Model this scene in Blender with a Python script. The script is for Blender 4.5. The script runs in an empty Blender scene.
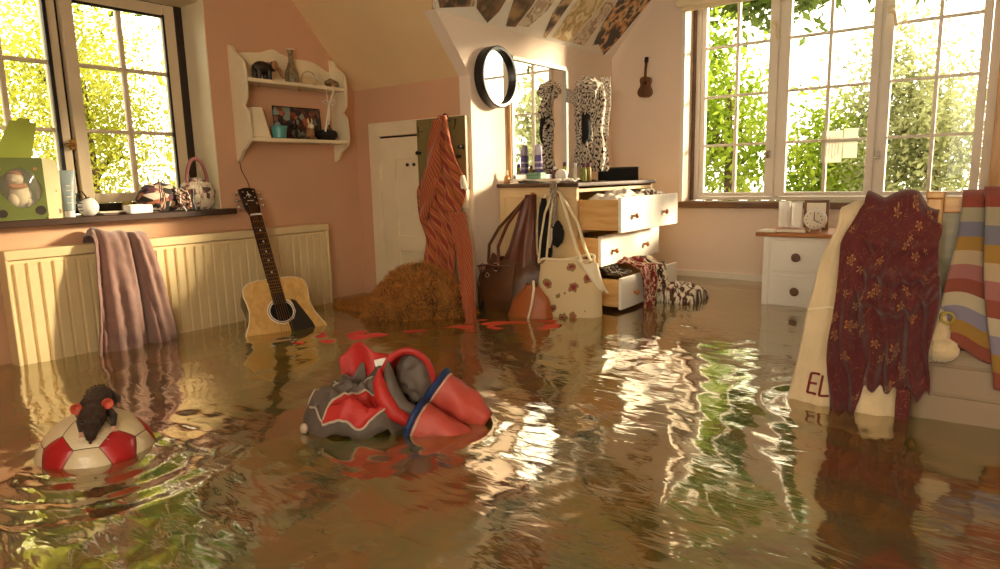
import bpy, math, random
import numpy as np
from mathutils import Vector, Matrix, noise as mnoise
PI = math.pi
scene = bpy.context.scene
COL = scene.collection

# ---------------------------------------------------------------- camera
cam_d = bpy.data.cameras.new('camera'); cam = bpy.data.objects.new('camera', cam_d); COL.objects.link(cam)
cam_d.sensor_width = 36.0; cam_d.lens = 661.36 / 1000 * 36; cam_d.clip_start = .02; cam_d.clip_end = 200
YAW, PITCH, ROLL = math.radians(36.977), math.radians(9.252), math.radians(-1.375)
_f = Vector((-math.sin(YAW)*math.cos(PITCH), math.cos(YAW)*math.cos(PITCH), -math.sin(PITCH)))
_r = Vector((math.cos(YAW), math.sin(YAW), 0)); _u = _r.cross(_f)
CR = math.cos(ROLL)*_r + math.sin(ROLL)*_u; CU = -math.sin(ROLL)*_r + math.cos(ROLL)*_u
_m = Matrix((CR, CU, -_f)).transposed().to_4x4(); _m.translation = Vector((0, 0, 1.05))
cam.matrix_world = _m
scene.camera = cam

# ---------------------------------------------------------------- daylight
world = bpy.data.worlds.new('sky'); scene.world = world; world.use_nodes = True
wn = world.node_tree.nodes; wl = world.node_tree.links
bg = wn['Background']; bg.inputs[0].default_value = (1.0, .88, .67, 1); bg.inputs[1].default_value = 4.0
sun_d = bpy.data.lights.new('sun', 'SUN'); sun_d.energy = 10.0; sun_d.color = (1, .80, .54); sun_d.angle = math.radians(8)
sun = bpy.data.objects.new('sun', sun_d); COL.objects.link(sun)
sun.rotation_euler = Vector((-.80, -1.0, -.30)).to_track_quat('-Z', 'Y').to_euler()
for nm, loc, tgt, sx, sy in (('daylight_portal', (-.94, 4.95, 1.56), (0, -1, 0), 1.8, 1.5), ('daylight_portal', (-3.68, 1.4, 1.48), (1, 0, 0), 1.2, 1.15)):
    d = bpy.data.lights.new(nm, 'AREA'); d.shape = 'RECTANGLE'; d.size = sx; d.size_y = sy
    d.cycles.is_portal = True
    o = bpy.data.objects.new(nm, d); COL.objects.link(o); o.location = loc
    o.rotation_euler = Vector(tgt).to_track_quat('-Z', 'Z').to_euler()
vs = scene.view_settings
vs.view_transform = 'Standard'; vs.look = 'None'; vs.gamma = 1; vs.use_curve_mapping = False; vs.exposure = 0.70
scene.cycles.use_denoising = True
scene.cycles.max_bounces = 10; scene.cycles.diffuse_bounces = 5; scene.cycles.glossy_bounces = 5
scene.cycles.transparent_max_bounces = 16; scene.cycles.caustics_reflective = False; scene.cycles.caustics_refractive = False
scene.cycles.sample_clamp_indirect = 6.0

# ---------------------------------------------------------------- helpers
def hexc(h):
    h = h.lstrip('#'); c = [int(h[i:i+2], 16)/255 for i in (0, 2, 4)]
    return tuple(x/12.92 if x <= .04045 else ((x+.055)/1.055)**2.4 for x in c) + (1,)
MATS = {}
def newmat(name):
    m = bpy.data.materials.new(name); m.use_nodes = True; nt = m.node_tree
    MATS[name] = m
    return m, nt, nt.nodes['Principled BSDF']
def N(nt, t, **kw):
    n = nt.nodes.new(t)
    for k, v in kw.items():
        if k.startswith('i_'):
            n.inputs[int(k[2:])].default_value = v
        else: setattr(n, k, v)
    return n
def ramp(nt, stops, mode='LINEAR'):
    r = nt.nodes.new('ShaderNodeValToRGB'); cr = r.color_ramp; cr.interpolation = mode
    while len(cr.elements) < len(stops): cr.elements.new(.5)
    for e, (p, c) in zip(cr.elements, stops): e.position = p; e.color = hexc(c) if isinstance(c, str) else c
    return r
def mat(name, col, rough=.55, var=.12, vscale=6, bump=0, bscale=60, metallic=0, coat=0, sheen=0, trans=0, coord='Object'):
    """plain procedural surface: a colour, a little noise in it, fine relief"""
    m, nt, b = newmat(name)
    tc = N(nt, 'ShaderNodeTexCoord'); nz = N(nt, 'ShaderNodeTexNoise'); nz.inputs['Scale'].default_value = vscale; nz.inputs['Detail'].default_value = 4
    nt.links.new(tc.outputs[coord], nz.inputs['Vector'])
    c = hexc(col) if isinstance(col, str) else col
    lo = tuple(x*(1-var) for x in c[:3]) + (1,); hi = tuple(min(1, x*(1+var)) for x in c[:3]) + (1,)
    r = ramp(nt, [(.3, lo), (.7, hi)]); nt.links.new(nz.outputs['Fac'], r.inputs[0]); nt.links.new(r.outputs[0], b.inputs['Base Color'])
    b.inputs['Roughness'].default_value = rough; b.inputs['Metallic'].default_value = metallic
    b.inputs['Coat Weight'].default_value = coat; b.inputs['Sheen Weight'].default_value = sheen
    if bump:
        n2 = N(nt, 'ShaderNodeTexNoise'); n2.inputs['Scale'].default_value = bscale; n2.inputs['Detail'].default_value = 3
        nt.links.new(tc.outputs[coord], n2.inputs['Vector'])
        bp = N(nt, 'ShaderNodeBump'); bp.inputs['Strength'].default_value = bump; bp.inputs['Distance'].default_value = .004
        nt.links.new(n2.outputs['Fac'], bp.inputs['Height']); nt.links.new(bp.outputs[0], b.inputs['Normal'])
    return m
def patmat(name, stops, tex='voronoi', scale=20, rough=.8, feature='F1', mode='CONSTANT', coord='UV', sxyz=(1, 1, 1), detail=2, dist=0, sheen=.2):
    m, nt, b = newmat(name)
    tc = N(nt, 'ShaderNodeTexCoord'); mp = N(nt, 'ShaderNodeMapping'); mp.inputs['Scale'].default_value = sxyz
    nt.links.new(tc.outputs[coord], mp.inputs[0])
    if tex == 'voronoi':
        t = N(nt, 'ShaderNodeTexVoronoi', feature=feature); t.inputs['Scale'].default_value = scale; out = t.outputs['Distance']
    elif tex == 'cells':
        t = N(nt, 'ShaderNodeTexVoronoi'); t.inputs['Scale'].default_value = scale
        sp = N(nt, 'ShaderNodeSeparateColor'); nt.links.new(t.outputs['Color'], sp.inputs[0]); out = sp.outputs[0]
    elif tex == 'wave':
        t = N(nt, 'ShaderNodeTexWave', wave_type='BANDS', bands_direction='DIAGONAL'); t.inputs['Scale'].default_value = scale; t.inputs['Distortion'].default_value = dist; t.inputs['Detail'].default_value = detail; out = t.outputs['Fac']
    else:
        t = N(nt, 'ShaderNodeTexNoise'); t.inputs['Scale'].default_value = scale; t.inputs['Detail'].default_value = detail; t.inputs['Distortion'].default_value = dist; out = t.outputs['Fac']
    nt.links.new(mp.outputs[0], t.inputs['Vector'])
    r = ramp(nt, stops, mode); nt.links.new(out, r.inputs[0]); nt.links.new(r.outputs[0], b.inputs['Base Color'])
    b.inputs['Roughness'].default_value = rough; b.inputs['Sheen Weight'].default_value = sheen
    return m
def woodmat(name, c0, c1, scale=5, axis=(1, 1, 12), rough=.45, coat=.1):
    m, nt, b = newmat(name)
    tc = N(nt, 'ShaderNodeTexCoord'); mp = N(nt, 'ShaderNodeMapping'); mp.inputs['Scale'].default_value = axis
    nz = N(nt, 'ShaderNodeTexNoise'); nz.inputs['Scale'].default_value = scale; nz.inputs['Detail'].default_value = 6; nz.inputs['Distortion'].default_value = .6
    nt.links.new(tc.outputs['Object'], mp.inputs[0]); nt.links.new(mp.outputs[0], nz.inputs['Vector'])
    r = ramp(nt, [(.3, c0), (.7, c1)]); nt.links.new(nz.outputs['Fac'], r.inputs[0]); nt.links.new(r.outputs[0], b.inputs['Base Color'])
    b.inputs['Roughness'].default_value = rough; b.inputs['Coat Weight'].default_value = coat
    return m

class MB:
    """collects shapes, then becomes ONE mesh object"""
    def __init__(s): s.v = []; s.f = []; s.uv = {}
    def add(s, vs, fs, uvs=None):
        o = len(s.v); s.v += [tuple(p) for p in vs]; s.f += [tuple(i+o for i in f) for f in fs]
        if uvs:
            for i, t in enumerate(uvs): s.uv[o+i] = t
        return s
    def box(s, a, b):
        x0, y0, z0 = (min(p, q) for p, q in zip(a, b)); x1, y1, z1 = (max(p, q) for p, q in zip(a, b))
        return s.add([(x0,y0,z0),(x1,y0,z0),(x1,y1,z0),(x0,y1,z0),(x0,y0,z1),(x1,y0,z1),(x1,y1,z1),(x0,y1,z1)],
                     [(0,3,2,1),(4,5,6,7),(0,1,5,4),(1,2,6,5),(2,3,7,6),(3,0,4,7)])
    def obox(s, c, ax, ay, az, hx, hy, hz):
        c = Vector(c); ax = Vector(ax).normalized()*hx; ay = Vector(ay).normalized()*hy; az = Vector(az).normalized()*hz
        vs = [c+i*ax+j*ay+k*az for k in (-1, 1) for i, j in ((-1,-1),(1,-1),(1,1),(-1,1))]
        return s.add(vs, [(0,3,2,1),(4,5,6,7),(0,1,5,4),(1,2,6,5),(2,3,7,6),(3,0,4,7)])
    def tube(s, path, rad, n=10, cap=True, flat=1.0, up=None):
        path = [Vector(p) for p in path]; k = len(path)
        rad = rad if hasattr(rad, '__len__') else [rad]*k
        base = len(s.v); prev = None
        for i, p in enumerate(path):
            t = (path[min(i+1, k-1)] - path[max(i-1, 0)])
            t = t.normalized() if t.length > 1e-9 else Vector((0, 0, 1))
            if prev is None:
                r0 = Vector(up) if up else (Vector((0, 0, 1)) if abs(t.z) < .9 else Vector((1, 0, 0)))
            else: r0 = prev
            a = (r0 - t*r0.dot(t))
            a = a.normalized() if a.length > 1e-6 else t.orthogonal().normalized()
            prev = a; b = t.cross(a)
            for j in range(n):
                w = 2*PI*j/n; s.v.append(tuple(p + a*math.cos(w)*rad[i]*flat + b*math.sin(w)*rad[i])); s.uv[len(s.v)-1] = (j/n, i/max(1, k-1))
        for i in range(k-1):
            for j in range(n):
                q = (j+1) % n; s.f.append((base+i*n+j, base+i*n+q, base+(i+1)*n+q, base+(i+1)*n+j))
        if cap:
            s.f.append(tuple(base+j for j in range(n))[::-1]); s.f.append(tuple(base+(k-1)*n+j for j in range(n)))
        return s
    def cyl(s, p0, p1, r0, r1=None, n=16): return s.tube([p0, p1], [r0, r0 if r1 is None else r1], n)
    def lathe(s, prof, c=(0, 0, 0), n=20, axis='z'):
        """prof: (radius, height) pairs bottom to top"""
        base = len(s.v); k = len(prof)
        for i, (r, h) in enumerate(prof):
            for j in range(n):
                w = 2*PI*j/n; x, y = r*math.cos(w), r*math.sin(w)
                p = {'z': (x, y, h), 'x': (h, x, y), 'y': (y, h, x)}[axis]
                s.v.append((c[0]+p[0], c[1]+p[1], c[2]+p[2])); s.uv[len(s.v)-1] = (j/n, i/k)
        for i in range(k-1):
            for j in range(n):
                q = (j+1) % n; s.f.append((base+i*n+j, base+i*n+q, base+(i+1)*n+q, base+(i+1)*n+j))
        s.f.append(tuple(base+j for j in range(n))[::-1]); s.f.append(tuple(base+(k-1)*n+j for j in range(n)))
        return s
    def prism(s, pts, d):
        """closed 3-D polygon swept by vector d"""
        n = len(pts); P = [Vector(p) for p in pts]; d = Vector(d)
        vs = P + [p+d for p in P]
        fs = [tuple(range(n))[::-1], tuple(range(n, 2*n))] + [(i, (i+1) % n, n+(i+1) % n, n+i) for i in range(n)]
        return s.add(vs, fs)
    def grid(s, fn, nu, nv, wrap=False):
        base = len(s.v); m = nu if wrap else nu+1
        for j in range(nv+1):
            for i in range(m):
                s.v.append(tuple(fn(i/nu, j/nv))); s.uv[len(s.v)-1] = (i/nu, j/nv)
        for j in range(nv):
            for i in range(nu):
                q = (i+1) % m; s.f.append((base+j*m+i, base+j*m+q, base+(j+1)*m+q, base+(j+1)*m+i))
        return s
    def ball(s, c, r, nu=16, nv=10, fn=None):
        r = r if hasattr(r, '__len__') else (r, r, r)
        def g(u, v):
            th = 2*PI*u; ph = PI*min(max(v, .004), .996)
            d = Vector((math.sin(ph)*math.cos(th), math.sin(ph)*math.sin(th), math.cos(ph)))
            k = fn(d) if fn else 1
            return (c[0]+d.x*r[0]*k, c[1]+d.y*r[1]*k, c[2]+d.z*r[2]*k)
        return s.grid(g, nu, nv, wrap=True)
    def mesh(s, name, smooth=True, ang=40):
        me = bpy.data.meshes.new(name); me.from_pydata(s.v, [], s.f); me.validate(verbose=False)
        if s.uv:
            ul = me.uv_layers.new(name='UVMap'); vi = np.empty(len(me.loops), dtype=np.int32); me.loops.foreach_get('vertex_index', vi)
            tab = np.zeros((len(s.v), 2), dtype=np.float32)
            for i, t in s.uv.items(): tab[i] = t
            ul.data.foreach_set('uv', tab[vi].ravel())
        import bmesh
        bm = bmesh.new(); bm.from_mesh(me); bmesh.ops.recalc_face_normals(bm, faces=bm.faces[:]); bm.to_mesh(me); bm.free()
        if smooth:
            me.polygons.foreach_set('use_smooth', [True]*len(me.polygons)); me.set_sharp_from_angle(angle=math.radians(ang))
        return me
def link(name, me, m, parent=None, loc=None):
    o = bpy.data.objects.new(name, me); COL.objects.link(o)
    if m is not None and not me.materials: me.materials.append(MATS[m] if isinstance(m, str) else m)
    if loc is not None: o.location = loc
    if parent is not None:
        o.parent = parent
        if parent.type == 'EMPTY': o.matrix_parent_inverse = parent.matrix_basis.inverted()
    return o
def obj(name, mb, m, parent=None, smooth=True, bev=0, thick=0, sub=0, ang=40, seg=2):
    o = link(name, mb.mesh(name, smooth, ang), m, parent)
    if thick:
        md = o.modifiers.new('thickness', 'SOLIDIFY'); md.thickness = thick; md.offset = 0
    if bev:
        md = o.modifiers.new('edges', 'BEVEL'); md.width = bev; md.segments = seg; md.limit_method = 'ANGLE'; md.angle_limit = math.radians(35)
    if sub:
        md = o.modifiers.new('smoothing', 'SUBSURF'); md.levels = sub; md.render_levels = sub
    return o
def tag(o, label, cat, group=None, kind=None):
    o['label'] = label; o['category'] = cat
    if group: o['group'] = group
    if kind: o['kind'] = kind
    return o
def thing(name, label, cat, loc=(0, 0, 0), group=None):
    o = bpy.data.objects.new(name, None); COL.objects.link(o); o.empty_display_size = .05
    o.location = loc; o.matrix_basis = Matrix.Translation(loc)
    return tag(o, label, cat, group)
def struct(name, mb, m, label=None, cat=None, bev=0, smooth=False, parent=None):
    o = obj(name, mb, m, parent, smooth=smooth, bev=bev); o['kind'] = 'structure'
    if label: o['label'] = label
    if cat: o['category'] = cat
    return o
def sempty(name, label, cat, loc):
    o = thing(name, label, cat, loc); o['kind'] = 'structure'; return o
def nz(x, y, z=0): return mnoise.noise(Vector((x, y, z)))
def lerp(a, b, t): return a+(b-a)*t
def pw(t, pts):
    """piecewise-linear through (t, value) pairs, eased"""
    for (a, p), (b, q) in zip(pts, pts[1:]):
        if t <= b:
            k = max(0, min(1, (t-a)/(b-a))); k = k*k*(3-2*k)*.5+k*.5
            return p+(q-p)*k
    return pts[-1][1]

# ---------------------------------------------------------------- materials
mat('wall_paint', '#d8aa88', .9, .05, 2.2, .25, 90)
mat('wall_paint_light', '#f3dfcd', .9, .04, 2.2, .25, 90)  # pale paint, lightened further so its colour carries brightness at the back
mat('slope_paint', '#f2d3a0', .9, .04, 2, .25, 90)  # lightened to make up for light the slope lacks
mat('white_paint', '#f5eee2', .45, .03, 5)
mat('cream_paint', '#f1e2c0', .45, .05, 5)
mat('radiator_paint', '#e6cf9f', .35, .05, 4)
mat('frame_paint', '#e2cfae', .45, .05, 6)
mat('dark_frame', '#2a1a10', .5, .15, 9)
woodmat('dark_sill', '#2e1a10', '#4a2c1a', 4, (10, 1, 10))
woodmat('brown_sill', '#5a3b22', '#7d5634', 4, (1, 10, 10))
woodmat('pine', '#b9803f', '#dcae6c', 3, (10, 10, 1.2))
woodmat('pine_h', '#bd8444', '#e0b472', 3, (1.2, 10, 10))
woodmat('pine_side', '#cf9a58', '#e6bd7f', 3, (1.2, 10, 10))
woodmat('dark_wood', '#3a2415', '#5d3b22', 4, (1.2, 10, 10))
woodmat('top_wood', '#9a5c2c', '#bd7a40', 3, (1, 10, 10))
woodmat('olive_wood', '#6b5c34', '#86744a', 3, (1, 10, 10))
woodmat('floor_wood', '#5a3d20', '#86603a', 3, (8, 1, 8))
mat('black', '#120e0c', .35, .2, 8)
mat('soft_black', '#14100f', .85, .25, 10, .3, 80)
mat('chrome', '#c8c4bc', .2, .05, 5, metallic=1)
mat('brass', '#a67a3c', .3, .1, 5, metallic=1)
mat('white', '#f4efe6', .5, .03, 5)
mat('paper', '#efe6d2', .8, .05, 12)
m, nt, b = newmat('glass'); nt.nodes.remove(b)
tr = N(nt, 'ShaderNodeBsdfTransparent'); gl = N(nt, 'ShaderNodeBsdfGlossy'); gl.inputs['Roughness'].default_value = .01
tr.inputs[0].default_value = (.97, .98, .97, 1)
fr = N(nt, 'ShaderNodeFresnel'); fr.inputs[0].default_value = 1.3; mx = N(nt, 'ShaderNodeMixShader')
nt.links.new(fr.outputs[0], mx.inputs[0]); nt.links.new(tr.outputs[0], mx.inputs[1]); nt.links.new(gl.outputs[0], mx.inputs[2])
nt.links.new(mx.outputs[0], nt.nodes['Material Output'].inputs[0])
m, nt, b = newmat('clear_vessel'); b.inputs['Base Color'].default_value = (.95, .93, .88, 1); b.inputs['Roughness'].default_value = .08; b.inputs['Alpha'].default_value = .45
m, nt, b = newmat('mirror_glass'); b.inputs['Base Color'].default_value = (.93, .92, .9, 1); b.inputs['Metallic'].default_value = 1; b.inputs['Roughness'].default_value = .015

# ---------------------------------------------------------------- the room
W, A, M, B, R_, Y0, H = -3.38, 2.97, -2.41, 4.67, 1.05, -1.3, 2.45
struct('floor', MB().box((W-.3, Y0-.2, -.12), (R_+.2, B+.3, 0)), 'floor_wood', 'brown floorboards lying under the flood water', 'floor')
wb = MB()
wb.box((W-.32, Y0-.2, 0), (W, .80, H)); wb.box((W-.32, 1.99, 0), (W, A+.1, H))
wb.box((W-.32, .80, 0), (W, 1.99, .90)); wb.box((W-.32, .80, 2.06), (W, 1.99, H))
struct('wall_left', wb, 'wall_paint', 'peach painted wall behind the radiator and the wall shelf', 'wall')
struct('wall_recess', MB().box((W, A, 0), (M-.08, A+.1, 1.64)), 'wall_paint', 'low peach wall around the little cupboard door', 'wall')
mw = MB().prism([(M, A, 0), (M, B, 0), (M, B, 1.92), (M, 2.70, 1.915), (M, A, 1.612)], (-.08, 0, 0))
struct('wall_mirror', mw, 'wall_paint_light', 'pale pink wall carrying the mirrors above the dresser', 'wall')
bw = MB()
bw.box((M-.4, B, 0), (-1.835, B+.26, H)); bw.box((-.045, B, 0), (R_+.2, B+.26, H))
bw.box((-1.835, B, 0), (-.045, B+.26, .815)); bw.box((-1.835, B, 2.30), (-.045, B+.26, H))
struct('wall_back', bw, 'wall_paint_light', 'pale pink end wall around the wide triple window', 'wall')
struct('wall_right', MB().box((R_, Y0-.2, 0), (R_+.2, B, H)), 'wall_paint_light', 'pale wall along the right side of the room', 'wall')
struct('wall_rear', MB().box((W-.3, Y0-.2, 0), (-.6, Y0, H)), 'wall_paint_light', 'pale wall behind the viewer, open at one side', 'wall')  # unseen wall, stopped short so fill daylight enters from behind
T1 = 1.115
def sl1(y): return 1.615+(A-y)*T1
s1 = MB().prism([(W, A, sl1(A)), (M-.03, A, sl1(A)), (M-.03, 2.705, sl1(2.705)), (-1.93, 2.22, H), (W, 2.22, H)], (0, .05, .05))
struct('ceiling_slope_recess', s1, 'slope_paint', 'warm beige sloping ceiling above the low cupboard wall', 'ceiling')
s2 = MB().prism([(M, 2.705, 1.91), (M, B, 1.91), (-1.93, B, H), (-1.93, 2.22, H)], (-.05, 0, .05))
struct('ceiling_slope_posters', s2, 'white_paint', 'white sloping ceiling covered with posters above the mirror wall', 'ceiling')
struct('ceiling', MB().box((W-.3, Y0-.2, H), (R_+.2, B+.3, H+.12)), 'white_paint', 'flat white ceiling over the middle of the room', 'ceiling')
struct('baseboard_back', MB().box((M, B-.02, 0), (R_, B, .345)), 'white_paint', 'white baseboard just above water under the triple window', 'baseboard', bev=.004)

# ---- windows
def casement(win, axis, plane, u0, u1, z0, z1, gu0, gu1, gz0, gz1, vm, hm, fr_m, depth=.045, mun=.011):
    """a sash with its glazing bars and one pane per opening; axis 'x' = window in a wall of constant x"""
    def bx(a0, a1, c0, c1, d0, d1):
        return ((plane+d0, a0, c0), (plane+d1, a1, c1)) if axis == 'x' else ((a0, plane+d0, c0), (a1, plane+d1, c1))
    mb = MB()
    for q in ((u0, gu0, z0, z1), (gu1, u1, z0, z1), (gu0, gu1, z0, gz0), (gu0, gu1, gz1, z1)):
        mb.box(*bx(q[0], q[1], q[2], q[3], -depth/2, depth/2))
    sash = obj('sash', mb, fr_m, win, smooth=False, bev=.004)
    for v in vm: obj('muntin', MB().box(*bx(v-mun, v+mun, gz0, gz1, -.015, .015)), fr_m, sash, smooth=False, bev=.003)
    for h in hm: obj('muntin', MB().box(*bx(gu0, gu1, h-mun*.8, h+mun*.8, -.014, .014)), fr_m, sash, smooth=False, bev=.003)
    us = [gu0]+list(vm)+[gu1]; zs = [gz0]+list(hm)+[gz1]
    for a, b_ in zip(us, us[1:]):
        for c, d in zip(zs, zs[1:]):
            obj('pane', MB().box(*bx(a+.004, b_-.004, c+.004, d-.004, -.0015, .0015)), 'glass', sash, smooth=False)
    return sash
w1 = sempty('window_1', 'garden window above the radiator, two cream casements with dark edges', 'window', (-3.62, 1.4, .92))
fm = MB()
for q in ((.80, .86, .92, 2.06), (1.945, 1.99, .92, 2.06), (.86, 1.945, .92, .965), (.86, 1.945, 1.985, 2.06)): fm.box((-3.67, q[0], q[2]), (-3.59, q[1], q[3]))
fm.box((-3.67, 1.350, .965), (-3.625, 1.412, 1.985))
obj('outer_frame', fm, 'dark_frame', w1, smooth=False, bev=.004)
casement(w1, 'x', -3.62, .87, 1.375, .968, 1.982, .945, 1.316, 1.015, 1.92, [1.134], [1.32, 1.63], 'frame_paint')
casement(w1, 'x', -3.612, 1.392, 1.942, .968, 1.982, 1.448, 1.876, 1.015, 1.92, [1.66], [1.32, 1.63], 'frame_paint')
obj('edge_seal', MB().box((-3.60, 1.318, 1.0), (-3.588, 1.335, 1.93)), 'black', w1, smooth=False)
obj('edge_seal', MB().box((-3.60, 1.874, 1.0), (-3.588, 1.886, 1.93)), 'black', w1, smooth=False)
obj('edge_seal', MB().box((-3.60, 1.448, 1.914), (-3.588, 1.876, 1.926)), 'black', w1, smooth=False)
obj('handle', MB().box((-3.588, 1.362, 1.225), (-3.575, 1.385, 1.275)).box((-3.575, 1.335, 1.243), (-3.555, 1.378, 1.256)), 'brass', w1, bev=.003)
struct('trim_1', MB().box((-3.60, .70, .885), (-3.305, 2.035, .915)), 'dark_sill', 'dark brown sill board of the window above the radiator', 'window sill', bev=.004)
struct('trim_2', MB().box((-3.60, .80, 1.985), (-3.42, 1.99, 2.06)), 'frame_paint', 'cream boxed header at the top of the radiator window', 'trim', bev=.004)
struct('trim_3', MB().box((-3.60, 1.984, .915), (-3.382, 1.990, 2.06)), 'cream_paint', 'cream sheet painted for skylight on the reveal beside the radiator window', 'trim')  # pale colour stands in for skylight falling on the reveal
w2 = sempty('window_2', 'wide white triple casement window in the end wall', 'window', (-.94, 4.87, .85))
fm = MB()
for q in ((-1.835, -1.79, .845, 2.3), (-.10, -.045, .845, 2.3), (-1.79, -.10, .845, .87), (-1.79, -.10, 2.26, 2.3)): fm.box((q[0], 4.84, q[2]), (q[1], 4.92, q[3]))
for mx_ in (-1.254, -.651): fm.box((mx_-.03, 4.875, .87), (mx_+.03, 4.92, 2.26))
obj('outer_frame', fm, 'white_paint', w2, smooth=False, bev=.004)
obj('edge_strip', MB().box((-1.834, 4.80, .845), (-1.822, 4.842, 2.3)), 'brown_sill', w2, smooth=False)
for u0, u1, g0, g1, v in ((-1.787, -1.262, -1.755, -1.322, -1.535), (-1.246, -.658, -1.186, -.704, -.943), (-.644, -.104, -.59, -.148, -.352)):
    casement(w2, 'y', 4.87, u0, u1, .872, 2.258, g0, g1, .90, 2.21, [v], [1.236, 1.577, 1.918], 'white_paint')
for hx, hz_ in ((-1.29, 2.014), (-.607, 2.0)):
    obj('handle', MB().box((hx-.02, 4.83, hz_-.02), (hx+.02, 4.848, hz_+.02)).tube([(hx, 4.82, hz_), (hx+.02, 4.80, hz_-.03), (hx+.035, 4.80, hz_-.11)], .009, 8), 'cream_paint', w2)
for hx, hz_ in ((-1.30, 1.16), (-.635, 1.129)):
    obj('handle', MB().box((hx-.015, 4.83, hz_-.025), (hx+.015, 4.848, hz_+.025)).cyl((hx, 4.83, hz_), (hx, 4.81, hz_), .012), 'chrome', w2, bev=.003)
struct('trim_4', MB().box((-1.845, 4.60, .80), (-.035, 4.845, .842)), 'brown_sill', 'brown sill board of the wide triple window', 'window sill', bev=.004)
struct('trim_5', MB().box((-1.86, 4.645, .80), (-1.832, 4.68, 2.3)), 'white_paint', 'white upright trim left of the triple window', 'trim', bev=.003)
struct('trim_6', MB().box((-.052, 4.60, .80), (.03, 4.80, 2.3)), 'pine', 'pine upright at the right end of the triple window', 'trim', bev=.004)
rb = thing('roller_blind', 'rolled cream blind across the top of the wide triple window', 'blind', (-.94, 4.62, 2.15))
obj('roll', MB().cyl((-1.87, 4.60, 2.215), (0.02, 4.60, 2.215), .045), 'cream_paint', rb)
obj('valance', MB().box((-1.875, 4.55, 2.26), (.02, 4.668, 2.30)), 'white_paint', rb, smooth=False, bev=.004)
obj('hem_bar', MB().box((-1.86, 4.636, 2.145), (.01, 4.652, 2.20)), 'cream_paint', rb, smooth=False, bev=.003)

# ---- cupboard door in the low wall
d1 = sempty('door_1', 'small cream cupboard door set in the low wall', 'door', (-2.98, A, 0))
fm = MB()
for q in ((-3.235, -3.145, 0, 1.40), (-3.145, -2.43, 1.315, 1.40), (-2.52, -2.43, 0, 1.315)): fm.box((q[0], A-.025, q[2]), (q[1], A, q[3]))
obj('door_frame', fm, 'cream_paint', d1, smooth=False, bev=.004)
leaf = obj('door_leaf', MB().box((-3.136, A-.008, 0), (-2.525, A-.001, 1.306)), 'cream_paint', d1, smooth=False)
for q in ((-3.136, -3.01, 0, 1.306), (-2.64, -2.525, 0, 1.306), (-3.01, -2.64, 1.17, 1.306), (-3.01, -2.64, .60, .70), (-3.01, -2.64, 0, .2)):
    obj('rail', MB().box((q[0], A-.02, q[2]), (q[1], A-.008, q[3])), 'cream_paint', leaf, smooth=False, bev=.003)
obj('top_gap_shade', MB().box((-3.13, A-.0215, 1.303), (-2.6, A-.007, 1.313)), 'dark_frame', d1, smooth=False)  # dark strip standing in for the shaded gap above the leaf
for z in (1.10, .45): obj('hinge', MB().box((-3.143, A-.03, z-.06), (-3.128, A-.018, z+.06)).cyl((-3.14, A-.03, z-.05), (-3.14, A-.03, z+.05), .006, n=8), 'cream_paint', d1, bev=.002)
for x in (-2.90, -2.845): obj('knob', MB().lathe([(.004, 0), (.010, -.004), (.010, -.012), (.002, -.016)], (x, A-.02, 1.135), 12, 'y'), 'black', leaf)

m, nt, b = newmat('thin_paper')
tl = N(nt, 'ShaderNodeBsdfTranslucent'); tl.inputs[0].default_value = (.8, .77, .7, 1); mx = N(nt, 'ShaderNodeMixShader'); mx.inputs[0].default_value = .6
b.inputs['Base Color'].default_value = (.85, .82, .76, 1)
nt.links.new(b.outputs[0], mx.inputs[1]); nt.links.new(tl.outputs[0], mx.inputs[2]); nt.links.new(mx.outputs[0], nt.nodes['Material Output'].inputs[0])

# ---------------------------------------------------------------- flood water
ZW = .30
def make_water():
    x0, x1, y0, y1 = W, R_, Y0, B-.02
    nx, ny = 300, 400
    xs = np.linspace(x0, x1, nx+1); ys = np.linspace(y0, y1, ny+1); X, Y = np.meshgrid(xs, ys)
    rng = np.random.default_rng(7); Z = np.zeros_like(X)
    # slow warp so that the ripples wander instead of running straight
    wx = .05*np.sin(2.1*X+1.3*Y+.4)+.03*np.sin(4.7*Y-2.2*X+2); wy = .05*np.sin(1.7*Y-2.4*X+1.1)+.03*np.sin(5.1*X+1.9*Y)
    main = math.radians(-38)
    for k in range(70):
        lam = math.exp(rng.uniform(math.log(.07), math.log(.55))); th = main+math.pi/2+rng.normal(0, .85)
        kk = 2*math.pi/lam; amp = .0014*lam**1.0*rng.uniform(.3, 1)
        Z += amp*np.sin(kk*((X+wx)*math.cos(th)+(Y+wy)*math.sin(th))+rng.uniform(0, 6.28))
    for cx, cy, a in ((-1.95, .72, .0015), (-1.45, 1.38, .0012), (-2.85, 1.9, .001), (-.4, 2.25, .001)):
        d = np.hypot(X-cx, Y-cy); Z += a*np.cos(2*math.pi*d/.10)*np.exp(-((d-.2)/.22)**2)
    V = np.stack([X, Y, Z+ZW], -1).reshape(-1, 3)
    i = np.arange((nx+1)*(ny+1)).reshape(ny+1, nx+1)
    F = np.stack([i[:-1, :-1], i[:-1, 1:], i[1:, 1:], i[1:, :-1]], -1).reshape(-1, 4)
    me = bpy.data.meshes.new('flood_water'); me.vertices.add(len(V)); me.vertices.foreach_set('co', V.astype(np.float32).ravel())
    me.loops.add(F.size); me.loops.foreach_set('vertex_index', F.astype(np.int32).ravel())
    me.polygons.add(len(F)); me.polygons.foreach_set('loop_start', (np.arange(len(F))*4).astype(np.int32)); me.polygons.foreach_set('use_smooth', np.ones(len(F), dtype=bool))
    me.update(calc_edges=True)
    return me
m, nt, b = newmat('murky_water'); nt.nodes.remove(b)
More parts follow.
